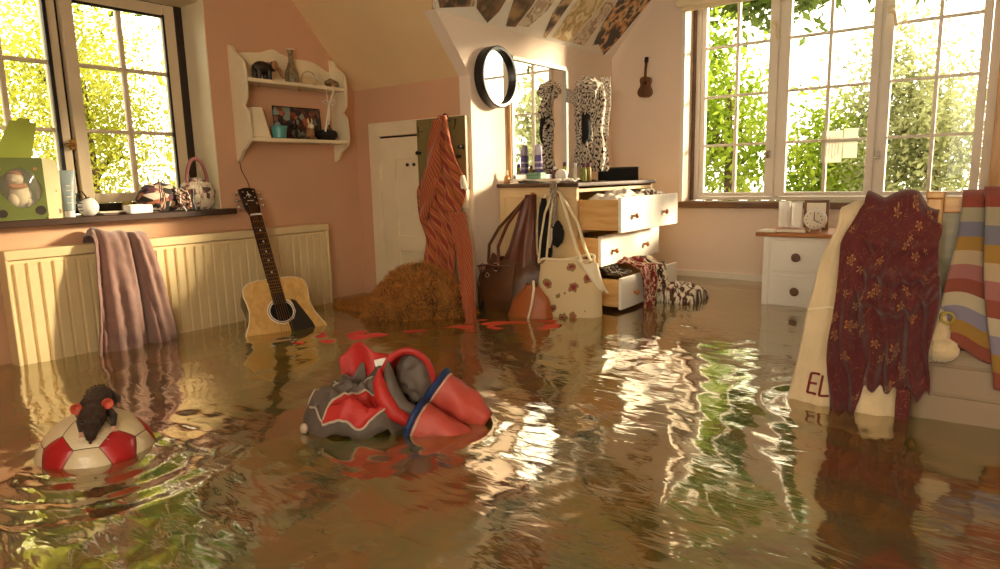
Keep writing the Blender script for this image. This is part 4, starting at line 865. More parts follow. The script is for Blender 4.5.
def lneck(u, v):
    th = 2*PI*u; z = lerp(.54, .945, v); w = pw(v, [(0, .12), (.3, .085), (.7, .055), (1, .028)]); d = pw(v, [(0, .035), (.5, .03), (1, .02)])
    return Vector((lerp(-2.18, -2.135, v)+w*math.cos(th)*(1+.1*math.sin(3*th+5*v)), lerp(3.07, 3.15, v)+d*math.sin(th)-.012*math.cos(6*th), z))
nb = MB().grid(lneck, 30, 18, wrap=True); nb.f.append(tuple(range(30*18, 30*19)))
obj('gathered_top', nb, 'brown_leather_red', lb, ang=180)
obj('handle', MB().tube([(-2.34, 3.0, .56), (-2.345, 3.02, .66), (-2.30, 3.06, .76), (-2.24, 3.11, .84), (-2.17, 3.165, .935)], [.012, .012, .012, .011, .009], 10, flat=.6), 'brown_leather', lb)
obj('handle', MB().tube([(-2.24, 2.965, .55), (-2.25, 2.98, .66), (-2.22, 3.03, .78), (-2.155, 3.14, .935)], [.012, .012, .012, .009], 10, flat=.6), 'brown_leather_red', lb)
for x, y, z, r_ in ((-2.335, 2.935, .535, .022), (-2.23, 2.928, .55, .022), (-2.29, 2.925, .50, .012)):
    obj('ring', MB().tube([(x+r_*math.cos(a), y-.0, z+r_*math.sin(a)) for a in [2*PI*i/20 for i in range(21)]], .0045, 8), 'chrome', lb)
obj('buckle_strap', MB().tube([(-2.37, 2.95, .545), (-2.30, 2.925, .56), (-2.22, 2.92, .555), (-2.15, 2.945, .56)], .014, 10, flat=.4), 'brown_leather_red', lb)
for x in (-2.36, -2.14): obj('seam', MB().tube([(x, 2.975, .56), (x-.01*(1 if x < -2.2 else -1), 2.935, .44), (x, 2.945, .32)], .004, 8), 'brown_leather_red', lb)
obj('tassel', MB().tube([(-2.33, 2.93, .35), (-2.33, 2.92, .30), (-2.325, 2.92, .27)], [.006, .014, .012], 8), 'soft_black', lb)
nb_ = thing('black_pouch_bag', 'slim black fabric bag hanging beside the leather handbag', 'bag', (-2.05, 3.16, .6))
obj('bag_body', MB().grid(lambda u, v: Vector((-2.052+pw(v, [(0, .03), (.25, .05), (.8, .035), (1, .014)])*math.cos(2*PI*u), 3.155+pw(v, [(0, .015), (.3, .03), (1, .012)])*math.sin(2*PI*u), lerp(.52, .925, v))), 24, 16, wrap=True), 'soft_black', nb_)
obj('strap', MB().tube([(-2.075, 3.14, .90), (-2.085, 3.135, .80), (-2.085, 3.13, .60)], .008, 8, flat=.4), 'cream_paint', nb_)
obj('strap', MB().tube([(-2.05, 3.15, .92), (-2.045, 3.165, .945), (-2.04, 3.19, .94)], .006, 8, flat=.5), 'cream_paint', nb_)
patmat('plait_print', [(0, '#2a1f1c'), (.4, '#4a3630'), (.55, '#e0d2bc'), (.8, '#d0bca0')], 'wave', 6, .9, dist=3, sxyz=(1, 3, 1))
ps = thing('plaited_scarf', 'brown and cream plaited scarf hanging off the dresser top', 'scarf', (-1.985, 3.17, .7))
for k in range(3):
    obj('strand', MB().tube([(-1.985+.012*math.sin(t*22+k*2.09), 3.15+.008*math.cos(t*22+k*2.09), lerp(1.015, .74, t)) for t in [i/40 for i in range(41)]], .011, 8), 'plait_print', ps)
obj('turned_end', MB().grid(lambda u, v: Vector((-2.0+.07*u+.02*v, 3.162+.06*v, ZD+.006+.012*math.sin(PI*v)+.006*math.sin(9*u))), 12, 10), 'white_cloth', ps, thick=.005)
obj('tassel', MB().ball((-1.965, 3.15, .725), (.045, .024, .075), 20, 14, lambda d: 1+.18*nz(d.x*3, d.y*3, d.z*3+2)-.10*abs(math.sin(6*d.x))*max(0, -d.z)), 'soft_black', ps)
obj('tassel_fringe', MB().tube([(-1.99, 3.13, .76), (-1.995, 3.125, .70), (-2.0, 3.122, .65)], [.010, .014, .008], 8), 'white_cloth', ps)
m, nt, b = newmat('tote_floral')
tc = N(nt, 'ShaderNodeTexCoord'); vo = N(nt, 'ShaderNodeTexVoronoi'); vo.inputs['Scale'].default_value = 14; n3 = N(nt, 'ShaderNodeTexNoise'); n3.inputs['Scale'].default_value = 40; n3.inputs['Detail'].default_value = 3
mixv = N(nt, 'ShaderNodeMix', data_type='RGBA'); mixv.inputs[0].default_value = .04
nt.links.new(tc.outputs['Object'], mixv.inputs[6]); nt.links.new(n3.outputs['Color'], mixv.inputs[7]); nt.links.new(tc.outputs['Object'], n3.inputs['Vector']); nt.links.new(mixv.outputs[2], vo.inputs['Vector'])
r = ramp(nt, [(0, '#8a3a34'), (.20, '#a86a4c'), (.28, '#8a7a48'), (.36, '#dcc59a'), (1, '#e2cda4')], 'CONSTANT'); nt.links.new(vo.outputs['Distance'], r.inputs[0]); nt.links.new(r.outputs[0], b.inputs['Base Color']); b.inputs['Roughness'].default_value = .8
tt = thing('floral_tote_bag', 'cream floral tote bag hanging on long straps from the dresser', 'bag', (-1.83, 3.02, .3))
def tote(u, v):
    th = 2*PI*u; z = lerp(.21, .60, v); hx = pw(v, [(0, .13), (.1, .165), (.6, .175), (1, .15)]); hy = pw(v, [(0, .03), (.15, .055), (.7, .045), (1, .015)])
    cx = lerp(-1.795, -1.845, v); c = Vector((cx, 3.03+.03*v, z)); ax = Vector((.96, .28, .10)); ay = Vector((-.28, .96, 0))
    sx = math.copysign(abs(math.cos(th))**.55, math.cos(th)); sy = math.copysign(abs(math.sin(th))**.7, math.sin(th))
    return c+ax*hx*sx+ay*hy*sy*(1+.15*nz(math.cos(th)*2, v*4, 2))+Vector((0, 0, -.03*v*math.cos(th)**2*0+.015*math.sin(2*th)*v))
tb_ = MB().grid(tote, 44, 22, wrap=True); tb_.f.append(tuple(range(44)))
obj('bag_body', tb_, 'tote_floral', tt, ang=60)
obj('top_hem', MB().tube([tote(i/44, 1) for i in range(45)], .007, 8), 'cream_paint', tt)
for x0_, x1_, y in ((-1.985, -2.005, 2.99), (-1.955, -1.985, 3.02)):
    obj('strap', MB().tube([(x0_, y, .58), (x0_-.004, y+.03, .70), (x1_, y+.10, .84), (x1_+.008, 3.155, .955), (x1_+.02, 3.175, .958)], .010, 8, flat=.4), 'cream_paint', tt)
for x0_, y in ((-1.735, 3.03), (-1.70, 3.06)):
    obj('strap', MB().tube([(x0_, y, .60), (x0_-.05, y+.03, .66), (x0_-.12, y+.07, .80), (-1.945, 3.155, .955), (-1.965, 3.17, .958)], .010, 8, flat=.4), 'cream_paint', tt)
obj('folded_flap', MB().grid(lambda u, v: Vector((-1.75+.13*v+.11*u*(1-.75*v), 2.998+.03*v+.03*u-.02*math.sin(PI*u)-.015*math.sin(PI*v), .605-.15*v-.015*u+.008*math.sin(9*u+3*v))), 10, 14), 'cream_paint', tt, thick=.006)
mat('orange_lit_leather', '#a85a24', .45, .15, 8, .3, 50)
og = thing('lit_bag_base', 'added orange bag for the lit lower part of a bag, half sunk in front of the tote bag', 'satchel', (-2.02, 2.9, .2))  # separate bag added; its orange stands for light on a bag's sunken base
def sat(u, v):
    th = 2*PI*u; z = lerp(.16, .47, v); hx = pw(v, [(0, .12), (.2, .15), (.7, .11), (1, .035)]); hy = pw(v, [(0, .04), (.3, .06), (1, .015)])
    return Vector((-2.0+.03*v+hx*math.cos(th)*.95, 2.90+hx*math.cos(th)*.25+hy*math.sin(th), z+.012*math.sin(3*th)))
sb_ = MB().grid(sat, 36, 18, wrap=True); sb_.f.append(tuple(range(36))); sb_.f.append(tuple(range(36*18, 36*19)))
obj('bag_body', sb_, 'orange_lit_leather', og, ang=180)
obj('strap', MB().tube([(-1.96, 2.90, .465), (-1.945, 2.88, .50), (-1.93, 2.86, .46), (-1.935, 2.845, .38), (-1.955, 2.838, .30), (-1.965, 2.84, .25)], .0065, 8, flat=.5), 'cream_paint', og)

# ---------------------------------------------------------------- nightstand
ns = thing('nightstand', 'white nightstand with a wooden top under the triple window', 'nightstand', (-.82, 4.08, 0))
NX0, NX1, NY0, NY1 = -1.035, -.60, 3.86, 4.26
obj('carcass', MB().box((NX0, NY0, 0), (NX1, NY1, .685)), 'white_paint', ns, smooth=False, bev=.004)
obj('top_board', MB().box((NX0-.045, NY0-.03, .686), (NX1+.04, NY1+.01, .708)), 'top_wood', ns, smooth=False, bev=.005)
obj('side_post', MB().box((NX0-.004, NY0-.008, 0), (NX0+.03, NY0, .685)), 'white_paint', ns, smooth=False, bev=.003)
for z0, z1, zk in ((.495, .665, .578), (.30, .475, .389), (.08, .28, .18)):
    d = obj('drawer', MB().box((NX0+.045, NY0-.016, z0), (NX1-.03, NY0-.001, z1)), 'white_paint', ns, smooth=False, bev=.004)
    obj('drawer_panel', MB().box((NX0+.065, NY0-.019, z0+.022), (NX1-.05, NY0-.0155, z1-.022)), 'white_paint', d, smooth=False, bev=.002)
    obj('knob', MB().lathe([(.010, 0), (.011, -.010), (.021, -.018), (.024, -.028), (.018, -.037), (.003, -.040)], (-.858, NY0-.018, zk), 18, 'y'), 'brown_sill', d)
ZN = .7085
def glass_(label, x, y, r_, h):
    t = thing('drinking_glass', label, 'glass', (x, y, ZN), 'glasses on the nightstand')
    obj('glass_wall', MB().lathe([(r_*.85, 0), (r_*.88, .003), (r_, h), (r_-.003, h), (r_*.84, .012)], (x, y, ZN), 24), 'clear_vessel', t)
    obj('glass_foot', MB().lathe([(r_*.8, .001), (r_*.86, .004), (r_*.86, .014), (r_*.8, .016)], (x, y, ZN), 24), 'clear_vessel', t)
glass_('tall clear tumbler standing left on the nightstand', -.965, 3.98, .033, .165); glass_('second clear tumbler half behind the tall one', -.915, 4.05, .030, .155)
pfm = thing('photo_frame', 'small brown photo frame behind the white alarm clock', 'frame', (-.82, 4.08, ZN))
obj('frame', MB().box((-.885, 4.078, ZN), (-.755, 4.09, ZN+.17)), 'brown_sill', pfm, smooth=False, bev=.003); obj('print', MB().box((-.87, 4.075, ZN+.016), (-.77, 4.079, ZN+.154)), 'paper', pfm, smooth=False)
obj('back_strut', MB().box((-.83, 4.09, ZN), (-.81, 4.12, ZN+.08)), 'brown_sill', pfm, smooth=False)
ac = thing('alarm_clock', 'round white alarm clock on the nightstand', 'clock', (-.80, 3.97, ZN))
obj('case', MB().lathe([(.048, .03), (.056, .022), (.058, 0), (.056, -.022), (.048, -.03)], (-.80, 3.97, ZN+.068), 30, 'y'), 'white', ac)
obj('dial', MB().lathe([(.046, -.0305), (.046, -.033)], (-.80, 3.97, ZN+.068), 30, 'y'), 'paper', ac)
obj('hand', MB().box((-.802, 3.934, ZN+.068), (-.798, 3.937, ZN+.102)).obox((-.788, 3.9355, ZN+.060), (1, 0, -.5), (0, 1, 0), (.5, 0, 1), .016, .0015, .002), 'black', ac, smooth=False)
for a in range(12): obj('hour_mark', MB().ball((-.80+.039*math.sin(a*PI/6), 3.9365, ZN+.068+.039*math.cos(a*PI/6)), (.003, .0012, .003), 8, 6), 'black', ac)
for sx in (-.03, .03): obj('foot', MB().cyl((-.80+sx, 3.97, ZN), (-.80+sx*.8, 3.97, ZN+.022), .006, n=8), 'white', ac)
bk2 = thing('paperback_book', 'brown covered book lying at the front of the nightstand', 'book', (-.91, 3.90, ZN))
obj('cover', MB().obox((-.905, 3.905, ZN+.011), (1, .1, 0), (-.1, 1, 0), (0, 0, 1), .075, .05, .011), 'top_wood', bk2, smooth=False, bev=.002)
obj('pages', MB().obox((-.903, 3.902, ZN+.011), (1, .1, 0), (-.1, 1, 0), (0, 0, 1), .0735, .051, .008), 'paper', bk2, smooth=False)
tag(obj('loose_papers', MB().obox((-1.02, 3.90, ZN+.005), (1, -.15, 0), (.15, 1, 0), (0, 0, 1), .05, .055, .005), 'paper', smooth=False, bev=.001), 'white papers at the left edge of the nightstand', 'papers')
nc = thing('window_notice', 'white notice card stuck to the middle casement pane', 'notice', (-.86, 4.85, 1.1))
obj('sheet', MB().box((-.965, 4.846, 1.09), (-.84, 4.848, 1.295)), 'thin_paper', nc, smooth=False); obj('sheet', MB().box((-.835, 4.846, 1.115), (-.752, 4.848, 1.305)), 'thin_paper', nc, smooth=False)
for i in range(6): obj('ruled_line', MB().box((-.955+.018*i, 4.8448, 1.12+.01*(i % 3)), (-.951+.018*i, 4.846, 1.26)), 'paper', nc, smooth=False)

# ---------------------------------------------------------------- bed, chair and the cloths on them
bed = thing('bed', 'pine bed with a panelled footboard standing in the water', 'bed', (.35, 3.5, 0))
mat('bed_panel', '#8d765a', .6, .08, 4); mat('duvet_white', '#ece2d2', .9, .05, 9, .3, 60)
for x in (-.172, .84): 
    p_ = obj('post', MB().box((x, 2.365, 0), (x+.042, 2.407, .955)), 'pine', bed, smooth=False, bev=.005)
    obj('post_cap', MB().prism([(x-.003, 2.362, .955), (x+.045, 2.362, .955), (x+.045, 2.41, .955), (x-.003, 2.41, .955)], (0, 0, .02)), 'pine', p_, smooth=False, bev=.005)
obj('top_rail', MB().box((-.13, 2.37, .912), (.84, 2.402, .958)), 'pine_h', bed, smooth=False, bev=.006)
obj('footboard_panel', MB().box((-.13, 2.38, .50), (.84, 2.394, .912)), 'olive_wood', bed, smooth=False)
obj('middle_rail', MB().box((-.13, 2.366, .495), (.84, 2.404, .545)), 'olive_wood', bed, smooth=False, bev=.004)
def valance(u, v):
    x = lerp(-.168, .86, u); z = lerp(.505, .12, v); return (x, 2.345-.05*math.sin(PI*v*.6)-.006*math.sin(7*u+2*v), z+.008*math.sin(4*u))
obj('lower_board', MB().grid(valance, 30, 14), 'bed_panel', bed, thick=.012, ang=180)
for z in (.46, .375): obj('board_bead', MB().tube([(lerp(-.18, .85, i/12), 2.345-.05*math.sin(PI*(.505-z)/.385*.6)-.010, z) for i in range(13)], .006, 8), 'bed_panel', bed)
obj('side_rail', MB().box((-.165, 2.405, .30), (-.135, 4.5, .48)), 'pine', bed, smooth=False); obj('side_rail', MB().box((.845, 2.405, .30), (.875, 4.5, .48)), 'pine', bed, smooth=False)
obj('headboard', MB().box((-.165, 4.50, 0), (.875, 4.54, .80)), 'pine', bed, smooth=False, bev=.01)
tag(obj('mattress', MB().box((-.13, 2.41, .40), (.84, 4.48, .60)), 'duvet_white', smooth=False, bev=.03), 'white mattress lying on the pine bed', 'mattress')
tag(obj('duvet', MB().grid(lambda u, v: (lerp(-.14, .85, u), lerp(2.42, 4.46, v), .625+.07*math.sin(PI*u)**.4*math.sin(PI*min(.99, max(.01, v)))**.4+.03*nz(u*5, v*8)), 30, 40), 'duvet_white', thick=.02, ang=180), 'white duvet spread over the mattress behind the footboard', 'duvet')
# chair, seen from behind
ch = thing('wooden_chair', 'wooden chair hidden under the cream towel and burgundy shawl', 'chair', (-.29, 2.5, 0))
for x in (-.375, -.20):
    obj('leg', MB().obox((x, 2.36, .46), (1, 0, 0), (0, 1, 0), (0, .03, 1), .016, .016, .46), 'dark_wood', ch, smooth=False, bev=.004)
    obj('leg', MB().box((x-.016, 2.70, 0), (x+.016, 2.732, .42)), 'dark_wood', ch, smooth=False, bev=.004)
obj('seat', MB().box((-.40, 2.345, .42), (-.182, 2.74, .45)), 'dark_wood', ch, smooth=False, bev=.008)
obj('back_rail', MB().tube([(-.375, 2.375, .86), (-.34, 2.365, .905), (-.29, 2.36, .918), (-.24, 2.365, .905), (-.20, 2.375, .86)], .018, 10), 'dark_wood', ch)
obj('back_rail', MB().box((-.375, 2.352, .64), (-.20, 2.372, .68)), 'dark_wood', ch, smooth=False, bev=.004)
obj('stretcher', MB().box((-.375, 2.345, .2), (-.20, 2.36, .225)), 'dark_wood', ch, smooth=False)
mat('towel_cream', '#dcc39a', .95, .08, 10, .5, 160, sheen=.4)
def ctowel(u, v):
    # u across (0 = left), v from behind the chair back, over it, down the front
    s = (u-.5)*2
    if v < .2: x, y, z = lerp(-.39, -.20, u), 2.425, lerp(.62, .90, v/.2)
    elif v < .32:
        a = (v-.2)/.12*PI; x = lerp(-.40, -.19, u); y = 2.373+.052*math.cos(a); z = .905+.043*math.sin(a)-.05*max(0, abs(s)-.55)
    else:
        t = (v-.32)/.68; x = lerp(pw(t, [(0, -.40), (.22, -.447), (.5, -.474), (1, -.515)]), lerp(-.19, -.17, t), u); y = lerp(2.318, 2.245, t); z = lerp(.905, .235, t)-.05*max(0, abs(s)-.55)*(1-t)
        y += .010*math.sin(8*s+2*t)*t+.004*math.sin(19*s)-.02*math.exp(-((t-1)/.06)**2)
        x -= .03*math.exp(-((t-1)/.05)**2)*(1-u)
    return Vector((x, y, z))
ct = thing('cream_towel', 'cream towel with red embroidered letters draped over the chair back', 'towel', (-.38, 2.3, .3))
obj('cloth', MB().grid(ctowel, 40, 70), 'towel_cream', ct, thick=.006, ang=180)
obj('woven_seam', MB().tube([ctowel(u, .615)+Vector((0, -.005, 0)) for u in [i/20 for i in range(21)]], .003, 6), 'cream_paint', ct)
mat('embroidery', '#7a1f1c', .8, .1, 30)
def stroke(mb, pts, w=.0048):
    for (ua, va), (ub, vb) in zip(pts, pts[1:]):
        P = [ctowel(lerp(ua, ub, i/4), lerp(va, vb, i/4))+Vector((0, -.006, 0)) for i in range(5)]
        mb.tube(P, w, 8, flat=.8)
def letter(chars, u0, v0, du, h):
    for k, c in enumerate(chars):
        u = u0+k*du*1.42; mb = MB()
        L_ = {'E': [[(1, 1), (0, 1), (0, 0), (1, 0)], [(0, .5), (.85, .5)]], 'L': [[(0, 0), (0, 1), (.95, 1)]], 'A': [[(0, 1), (.5, 0), (1, 1)], [(.2, .62), (.8, .62)]]}[c]
        for q in L_: stroke(mb, [(u+x*du, v0+y*h) for x, y in q])
        obj('letter', mb, 'embroidery', ct)
letter('ELLA', .16, .835, .082, .066)
# burgundy shawl
m, nt, b = newmat('burgundy_floral')
tc = N(nt, 'ShaderNodeTexCoord'); mp = N(nt, 'ShaderNodeMapping'); mp.inputs['Scale'].default_value = (.55, 1.2, 1); nt.links.new(tc.outputs['UV'], mp.inputs[0])
vo = N(nt, 'ShaderNodeTexVoronoi'); vo.inputs['Scale'].default_value = 12; nt.links.new(mp.outputs[0], vo.inputs['Vector'])
# star blossoms: distance to the cell centre against its angle
sub = N(nt, 'ShaderNodeVectorMath', operation='SUBTRACT'); nt.links.new(mp.outputs[0], sub.inputs[0])
nt.links.new(vo.outputs['Position'], sub.inputs[1])
sep = N(nt, 'ShaderNodeSeparateXYZ'); nt.links.new(sub.outputs[0], sep.inputs[0])
at = N(nt, 'ShaderNodeMath', operation='ARCTAN2'); nt.links.new(sep.outputs[1], at.inputs[0]); nt.links.new(sep.outputs[0], at.inputs[1])
m5 = N(nt, 'ShaderNodeMath', operation='MULTIPLY'); m5.inputs[1].default_value = 5; nt.links.new(at.outputs[0], m5.inputs[0])
cs = N(nt, 'ShaderNodeMath', operation='COSINE'); nt.links.new(m5.outputs[0], cs.inputs[0])
ma = N(nt, 'ShaderNodeMath', operation='MULTIPLY_ADD'); ma.inputs[1].default_value = .10; ma.inputs[2].default_value = .25; nt.links.new(cs.outputs[0], ma.inputs[0])
dv = N(nt, 'ShaderNodeMath', operation='DIVIDE'); nt.links.new(vo.outputs['Distance'], dv.inputs[0]); nt.links.new(ma.outputs[0], dv.inputs[1])
r = ramp(nt, [(0, '#8a5a34'), (.30, '#5a1a18'), (.62, '#a8743f'), (.88, '#5c1416'), (1.0, '#551214')], 'CONSTANT'); nt.links.new(dv.outputs[0], r.inputs[0])
n4 = N(nt, 'ShaderNodeTexNoise'); n4.inputs['Scale'].default_value = 14; n4.inputs['Detail'].default_value = 6; n4.inputs['Distortion'].default_value = 1.5; nt.links.new(mp.outputs[0], n4.inputs['Vector'])
r2 = ramp(nt, [(.0, (0, 0, 0, 1)), (.505, (.8, .8, .8, 1)), (.515, (0, 0, 0, 1))], 'CONSTANT'); nt.links.new(n4.outputs['Fac'], r2.inputs[0])
r2.color_ramp.elements[0].position = .0
mxc = N(nt, 'ShaderNodeMix', data_type='RGBA'); mxc.inputs[7].default_value = hexc('#96643a'); nt.links.new(r2.outputs[0], mxc.inputs[0]); nt.links.new(r.outputs[0], mxc.inputs[6])
nt.links.new(mxc.outputs[2], b.inputs['Base Color']); b.inputs['Roughness'].default_value = .85; b.inputs['Sheen Weight'].default_value = .25
def shawl(u, v):
    s = (u-.5)*2; dip = .045*max(0, (u-.68)/.32)
    if v < .12: return Vector((lerp(-.32, -.15, u), 2.43, lerp(.78, .93, v/.12)-dip))
    if v < .22:
        a = (v-.12)/.10*PI; return Vector((lerp(-.33, -.135, u)+.006*math.sin(6*s), 2.366+.066*math.cos(a), .925+.045*math.sin(a)+.012*math.sin(5*s+1)-dip))
    t = (v-.22)/.78
    l = pw(t, [(0, -.335), (.15, -.372), (.4, -.385), (.7, -.383), (1, -.385)]); r_ = pw(t, [(0, -.122), (.3, -.115), (.6, -.118), (1, -.125)])
    x = lerp(l, r_, u)+.007*math.sin(11*t+3*s)
    fz_ = min(1, t*2.2)
    y = 2.285-.040*math.sin(PI*min(1, t*1.1))-.045*t-fz_*(.018*(.5+.5*math.sin(s*7+2.5*t+.6))+.013*math.sin(s*16-3*t+1.5*math.sin(4*t)))-.010*nz(x*25, t*9, 4)
    for a_, b_, k_ in ((.10, .10, .020), (.20, .16, .030), (.27, .26, .026), (.34, .12, .016)):
        tt = a_+b_*(1-((u-.60)/.45)**2); y -= k_*math.exp(-((t-tt)/.028)**2)*min(1, max(0, (u-.14)/.15))
    zb = lerp(.275, .375, min(1, max(0, (u-.30)/.08)))+.016*abs(math.sin(u*21))+.012*math.sin(u*47)
    z = lerp(.925-dip, zb, t)+.012*nz(x*14, t*5, 2)
    return Vector((x, y, z))
bs = thing('burgundy_shawl', 'burgundy shawl with gold flowers hanging over the cream towel', 'shawl', (-.3, 2.25, .3))
obj('cloth', MB().grid(shawl, 60, 80), 'burgundy_floral', bs, thick=.004, ang=180)
obj('hanging_corner', MB().grid(lambda u, v: Vector((lerp(-.20, -.162, u), 2.225-.008*math.sin(5*v), lerp(.40, .26, v))), 8, 12), 'burgundy_floral', bs, thick=.004, ang=180)
# striped blanket
m, nt, b = newmat('blanket_stripes')
tc = N(nt, 'ShaderNodeTexCoord'); sp = N(nt, 'ShaderNodeSeparateXYZ'); nt.links.new(tc.outputs['UV'], sp.inputs[0])
cols = ['#8a3e2c', '#80392a', '#94896f', '#6c6874', '#96702f', '#ad9472', '#965f58', '#844230', '#b1a184', '#827888', '#96702f', '#844230']  # stripe colours darkened to carry the shade at the bed end
r = ramp(nt, [(i/len(cols), c) for i, c in enumerate(cols)], 'CONSTANT'); nt.links.new(sp.outputs[1], r.inputs[0]); nt.links.new(r.outputs[0], b.inputs['Base Color']); b.inputs['Roughness'].default_value = .95; b.inputs['Sheen Weight'].default_value = .3
sbk = thing('striped_blanket', 'multicoloured striped woollen blanket hanging over the bed footboard', 'blanket', (.1, 2.35, .5))
def blk(x0, x1, zt, zb, yo, ph, skew):
    def g(u, v):
        if v < .12: a = v/.12*PI; return Vector((lerp(x0, x1, u), 2.386+(.035-yo*.3)*math.cos(a), zt+.022*math.sin(a)))
        t = (v-.12)/.88; x = lerp(x0+.0-skew*t, x1-skew*.3*t, u)+.006*math.sin(6*t+ph)
        return Vector((x, 2.348-yo-.018*(.5+.5*math.sin(9*u+ph+2*t))-.02*t, lerp(zt, zb+.02*math.sin(7*u+ph), t)))
    return g
obj('long_layer', MB().grid(blk(-.085, .12, .955, .505, 0, .5, .03), 30, 50), 'blanket_stripes', sbk, thick=.008, ang=180)
obj('outer_layer', MB().grid(blk(-.035, .33, .965, .40, .035, 2, -.06), 34, 56), 'blanket_stripes', sbk, thick=.008, ang=180)
mat('plush', '#d8bd90', 1, .1, 20, 1.0, 160, sheen=.6)
pl = thing('plush_toy', 'cream fluffy plush toy dangling between shawl and striped blanket', 'plush toy', (-.10, 2.30, .5))
fl = lambda d: 1+.10*nz(d.x*7, d.y*7, d.z*7)+.06*nz(d.x*16, d.y*16, d.z*16)
obj('body', MB().ball((-.128, 2.315, .555), (.045, .035, .085), 26, 20, fl), 'plush', pl); obj('foot', MB().ball((-.098, 2.295, .515), (.042, .035, .036), 24, 16, fl), 'plush', pl)
obj('collar', MB().tube([(-.092+.016*math.cos(a), 2.275, .615+.016*math.sin(a)) for a in [2*PI*i/14 for i in range(15)]], .004, 8), 'ochre', pl)

# ---------------------------------------------------------------- football with a rat on it
TW = -_f   # towards the viewer
mat('ball_white', '#d9c6a0', .35, .06, 8, .3, 120, coat=.3); mat('ball_red', '#b01a20', .35, .1, 8, .3, 120, coat=.3); mat('seam_dark', '#4a3622', .8, .1, 8)
BC = Vector((-2.040, .745, .260)); BR = .156
TV = Vector((-BC.x, -BC.y, 0)).normalized(); RV = Vector((-TV.y, TV.x, 0)); ZV = Vector((0, 0, 1)); VT = (Vector((0, 0, 1.05))-BC).normalized(); VU = VT.cross(RV)
fbl = thing('football', 'white football with red panels floating half sunk under the rat', 'ball', tuple(BC-Vector((0, 0, BR))))
obj('inner_ball', MB().ball(BC, BR*.975, 28, 18), 'seam_dark', fbl)
import bmesh
bm = bmesh.new(); bmesh.ops.create_icosphere(bm, subdivisions=1, radius=1.0); bm.verts.ensure_lookup_table()
da = (RV*-.64+VU*.26+VT*.70).normalized(); db = RV*.30+VU*.20+VT*.93; db = (db-da*db.dot(da)).normalized()
va = bm.verts[0]; vb = va.link_edges[0].other_vert(va)
a0 = va.co.normalized(); b0 = (vb.co-a0*vb.co.dot(a0)).normalized(); c0 = a0.cross(b0); dc = da.cross(db)
RB = Matrix((da, db, dc)).transposed() @ Matrix((a0, b0, c0))
polys = []
for v in bm.verts:
    pts = [v.co.lerp(e.other_vert(v).co, 1/3) for e in v.link_edges]; polys.append(('ball_red', pts))
for f in bm.faces:
    vs_ = [v.co for v in f.verts]; pts = []
    for i in range(3): pts += [vs_[i].lerp(vs_[(i+1) % 3], 1/3), vs_[i].lerp(vs_[(i+1) % 3], 2/3)]
    polys.append(('ball_white', pts))
bm.free()
for mm, pts in polys:
    pts = [RB @ p for p in pts]; c = sum(pts, Vector())/len(pts); n_ = c.normalized(); ax = (pts[0]-c).normalized(); ay = n_.cross(ax)
    pts.sort(key=lambda p: math.atan2((p-c).dot(ay), (p-c).dot(ax)))
    mb = MB(); K = 4
    for i in range(len(pts)):
        p, q = pts[i], pts[(i+1) % len(pts)]; idx = {}
        for r_ in range(K+1):
            for s_ in range(r_+1):
                t = r_/K; e = p.lerp(q, s_/r_) if r_ else p
                P = c.lerp(e, t*.975).normalized()*BR*(1.0-(.022 if r_ == K else 0))
                idx[(r_, s_)] = len(mb.v); mb.v.append(tuple(BC+P))
        for r_ in range(K):
            for s_ in range(r_+1):
                mb.f.append((idx[(r_, s_)], idx[(r_+1, s_)], idx[(r_+1, s_+1)]))
                if s_ < r_: mb.f.append((idx[(r_, s_)], idx[(r_+1, s_+1)], idx[(r_, s_+1)]))
    o = obj('panel', mb, mm, fbl, ang=60)
mat('rat_fur', '#33211a', .7, .45, 55, 1.0, 200, sheen=.15); mat('rat_pink', '#c8543a', .6, .15, 20); mat('rat_eye', '#080505', .08, .1, 5); mat('rat_nose', '#6a3c34', .4, .1, 9); mat('rat_paw', '#c99a80', .6, .1, 9)
rat = thing('rat', 'dark brown rat with pink ears crouching on top of the football', 'rat', tuple(BC+Vector((0, 0, BR))))
def rs(ang, h, lat):   # a point over the ball: angle from its top towards the viewer, height over its skin, sideways
    a = math.radians(ang*.88-2); return BC+(TV*math.sin(a)+ZV*math.cos(a))*(BR+h)+RV*lat
spine = [(-34, .004, .034), (-30, .013, .032), (-22, .026, .028), (-11, .034, .024), (2, .036, .019), (13, .032, .014), (22, .028, .009), (28, .0285, .005), (34, .0330, .001), (40, .0335, -.002), (45, .0280, -.005), (49, .0205, -.007), (53, .0150, -.009), (56.5, .0110, -.011), (58.5, .0055, -.012)]
pts_ = [rs(a, r_*.85+(.006 if 20 < a < 56 else 0), l) for a, r_, l in spine]
obj('body', MB().tube(pts_, [r_ for _, r_, _ in spine], 18, up=(0, 0, 1)), 'rat_fur', rat, ang=180, sub=1)
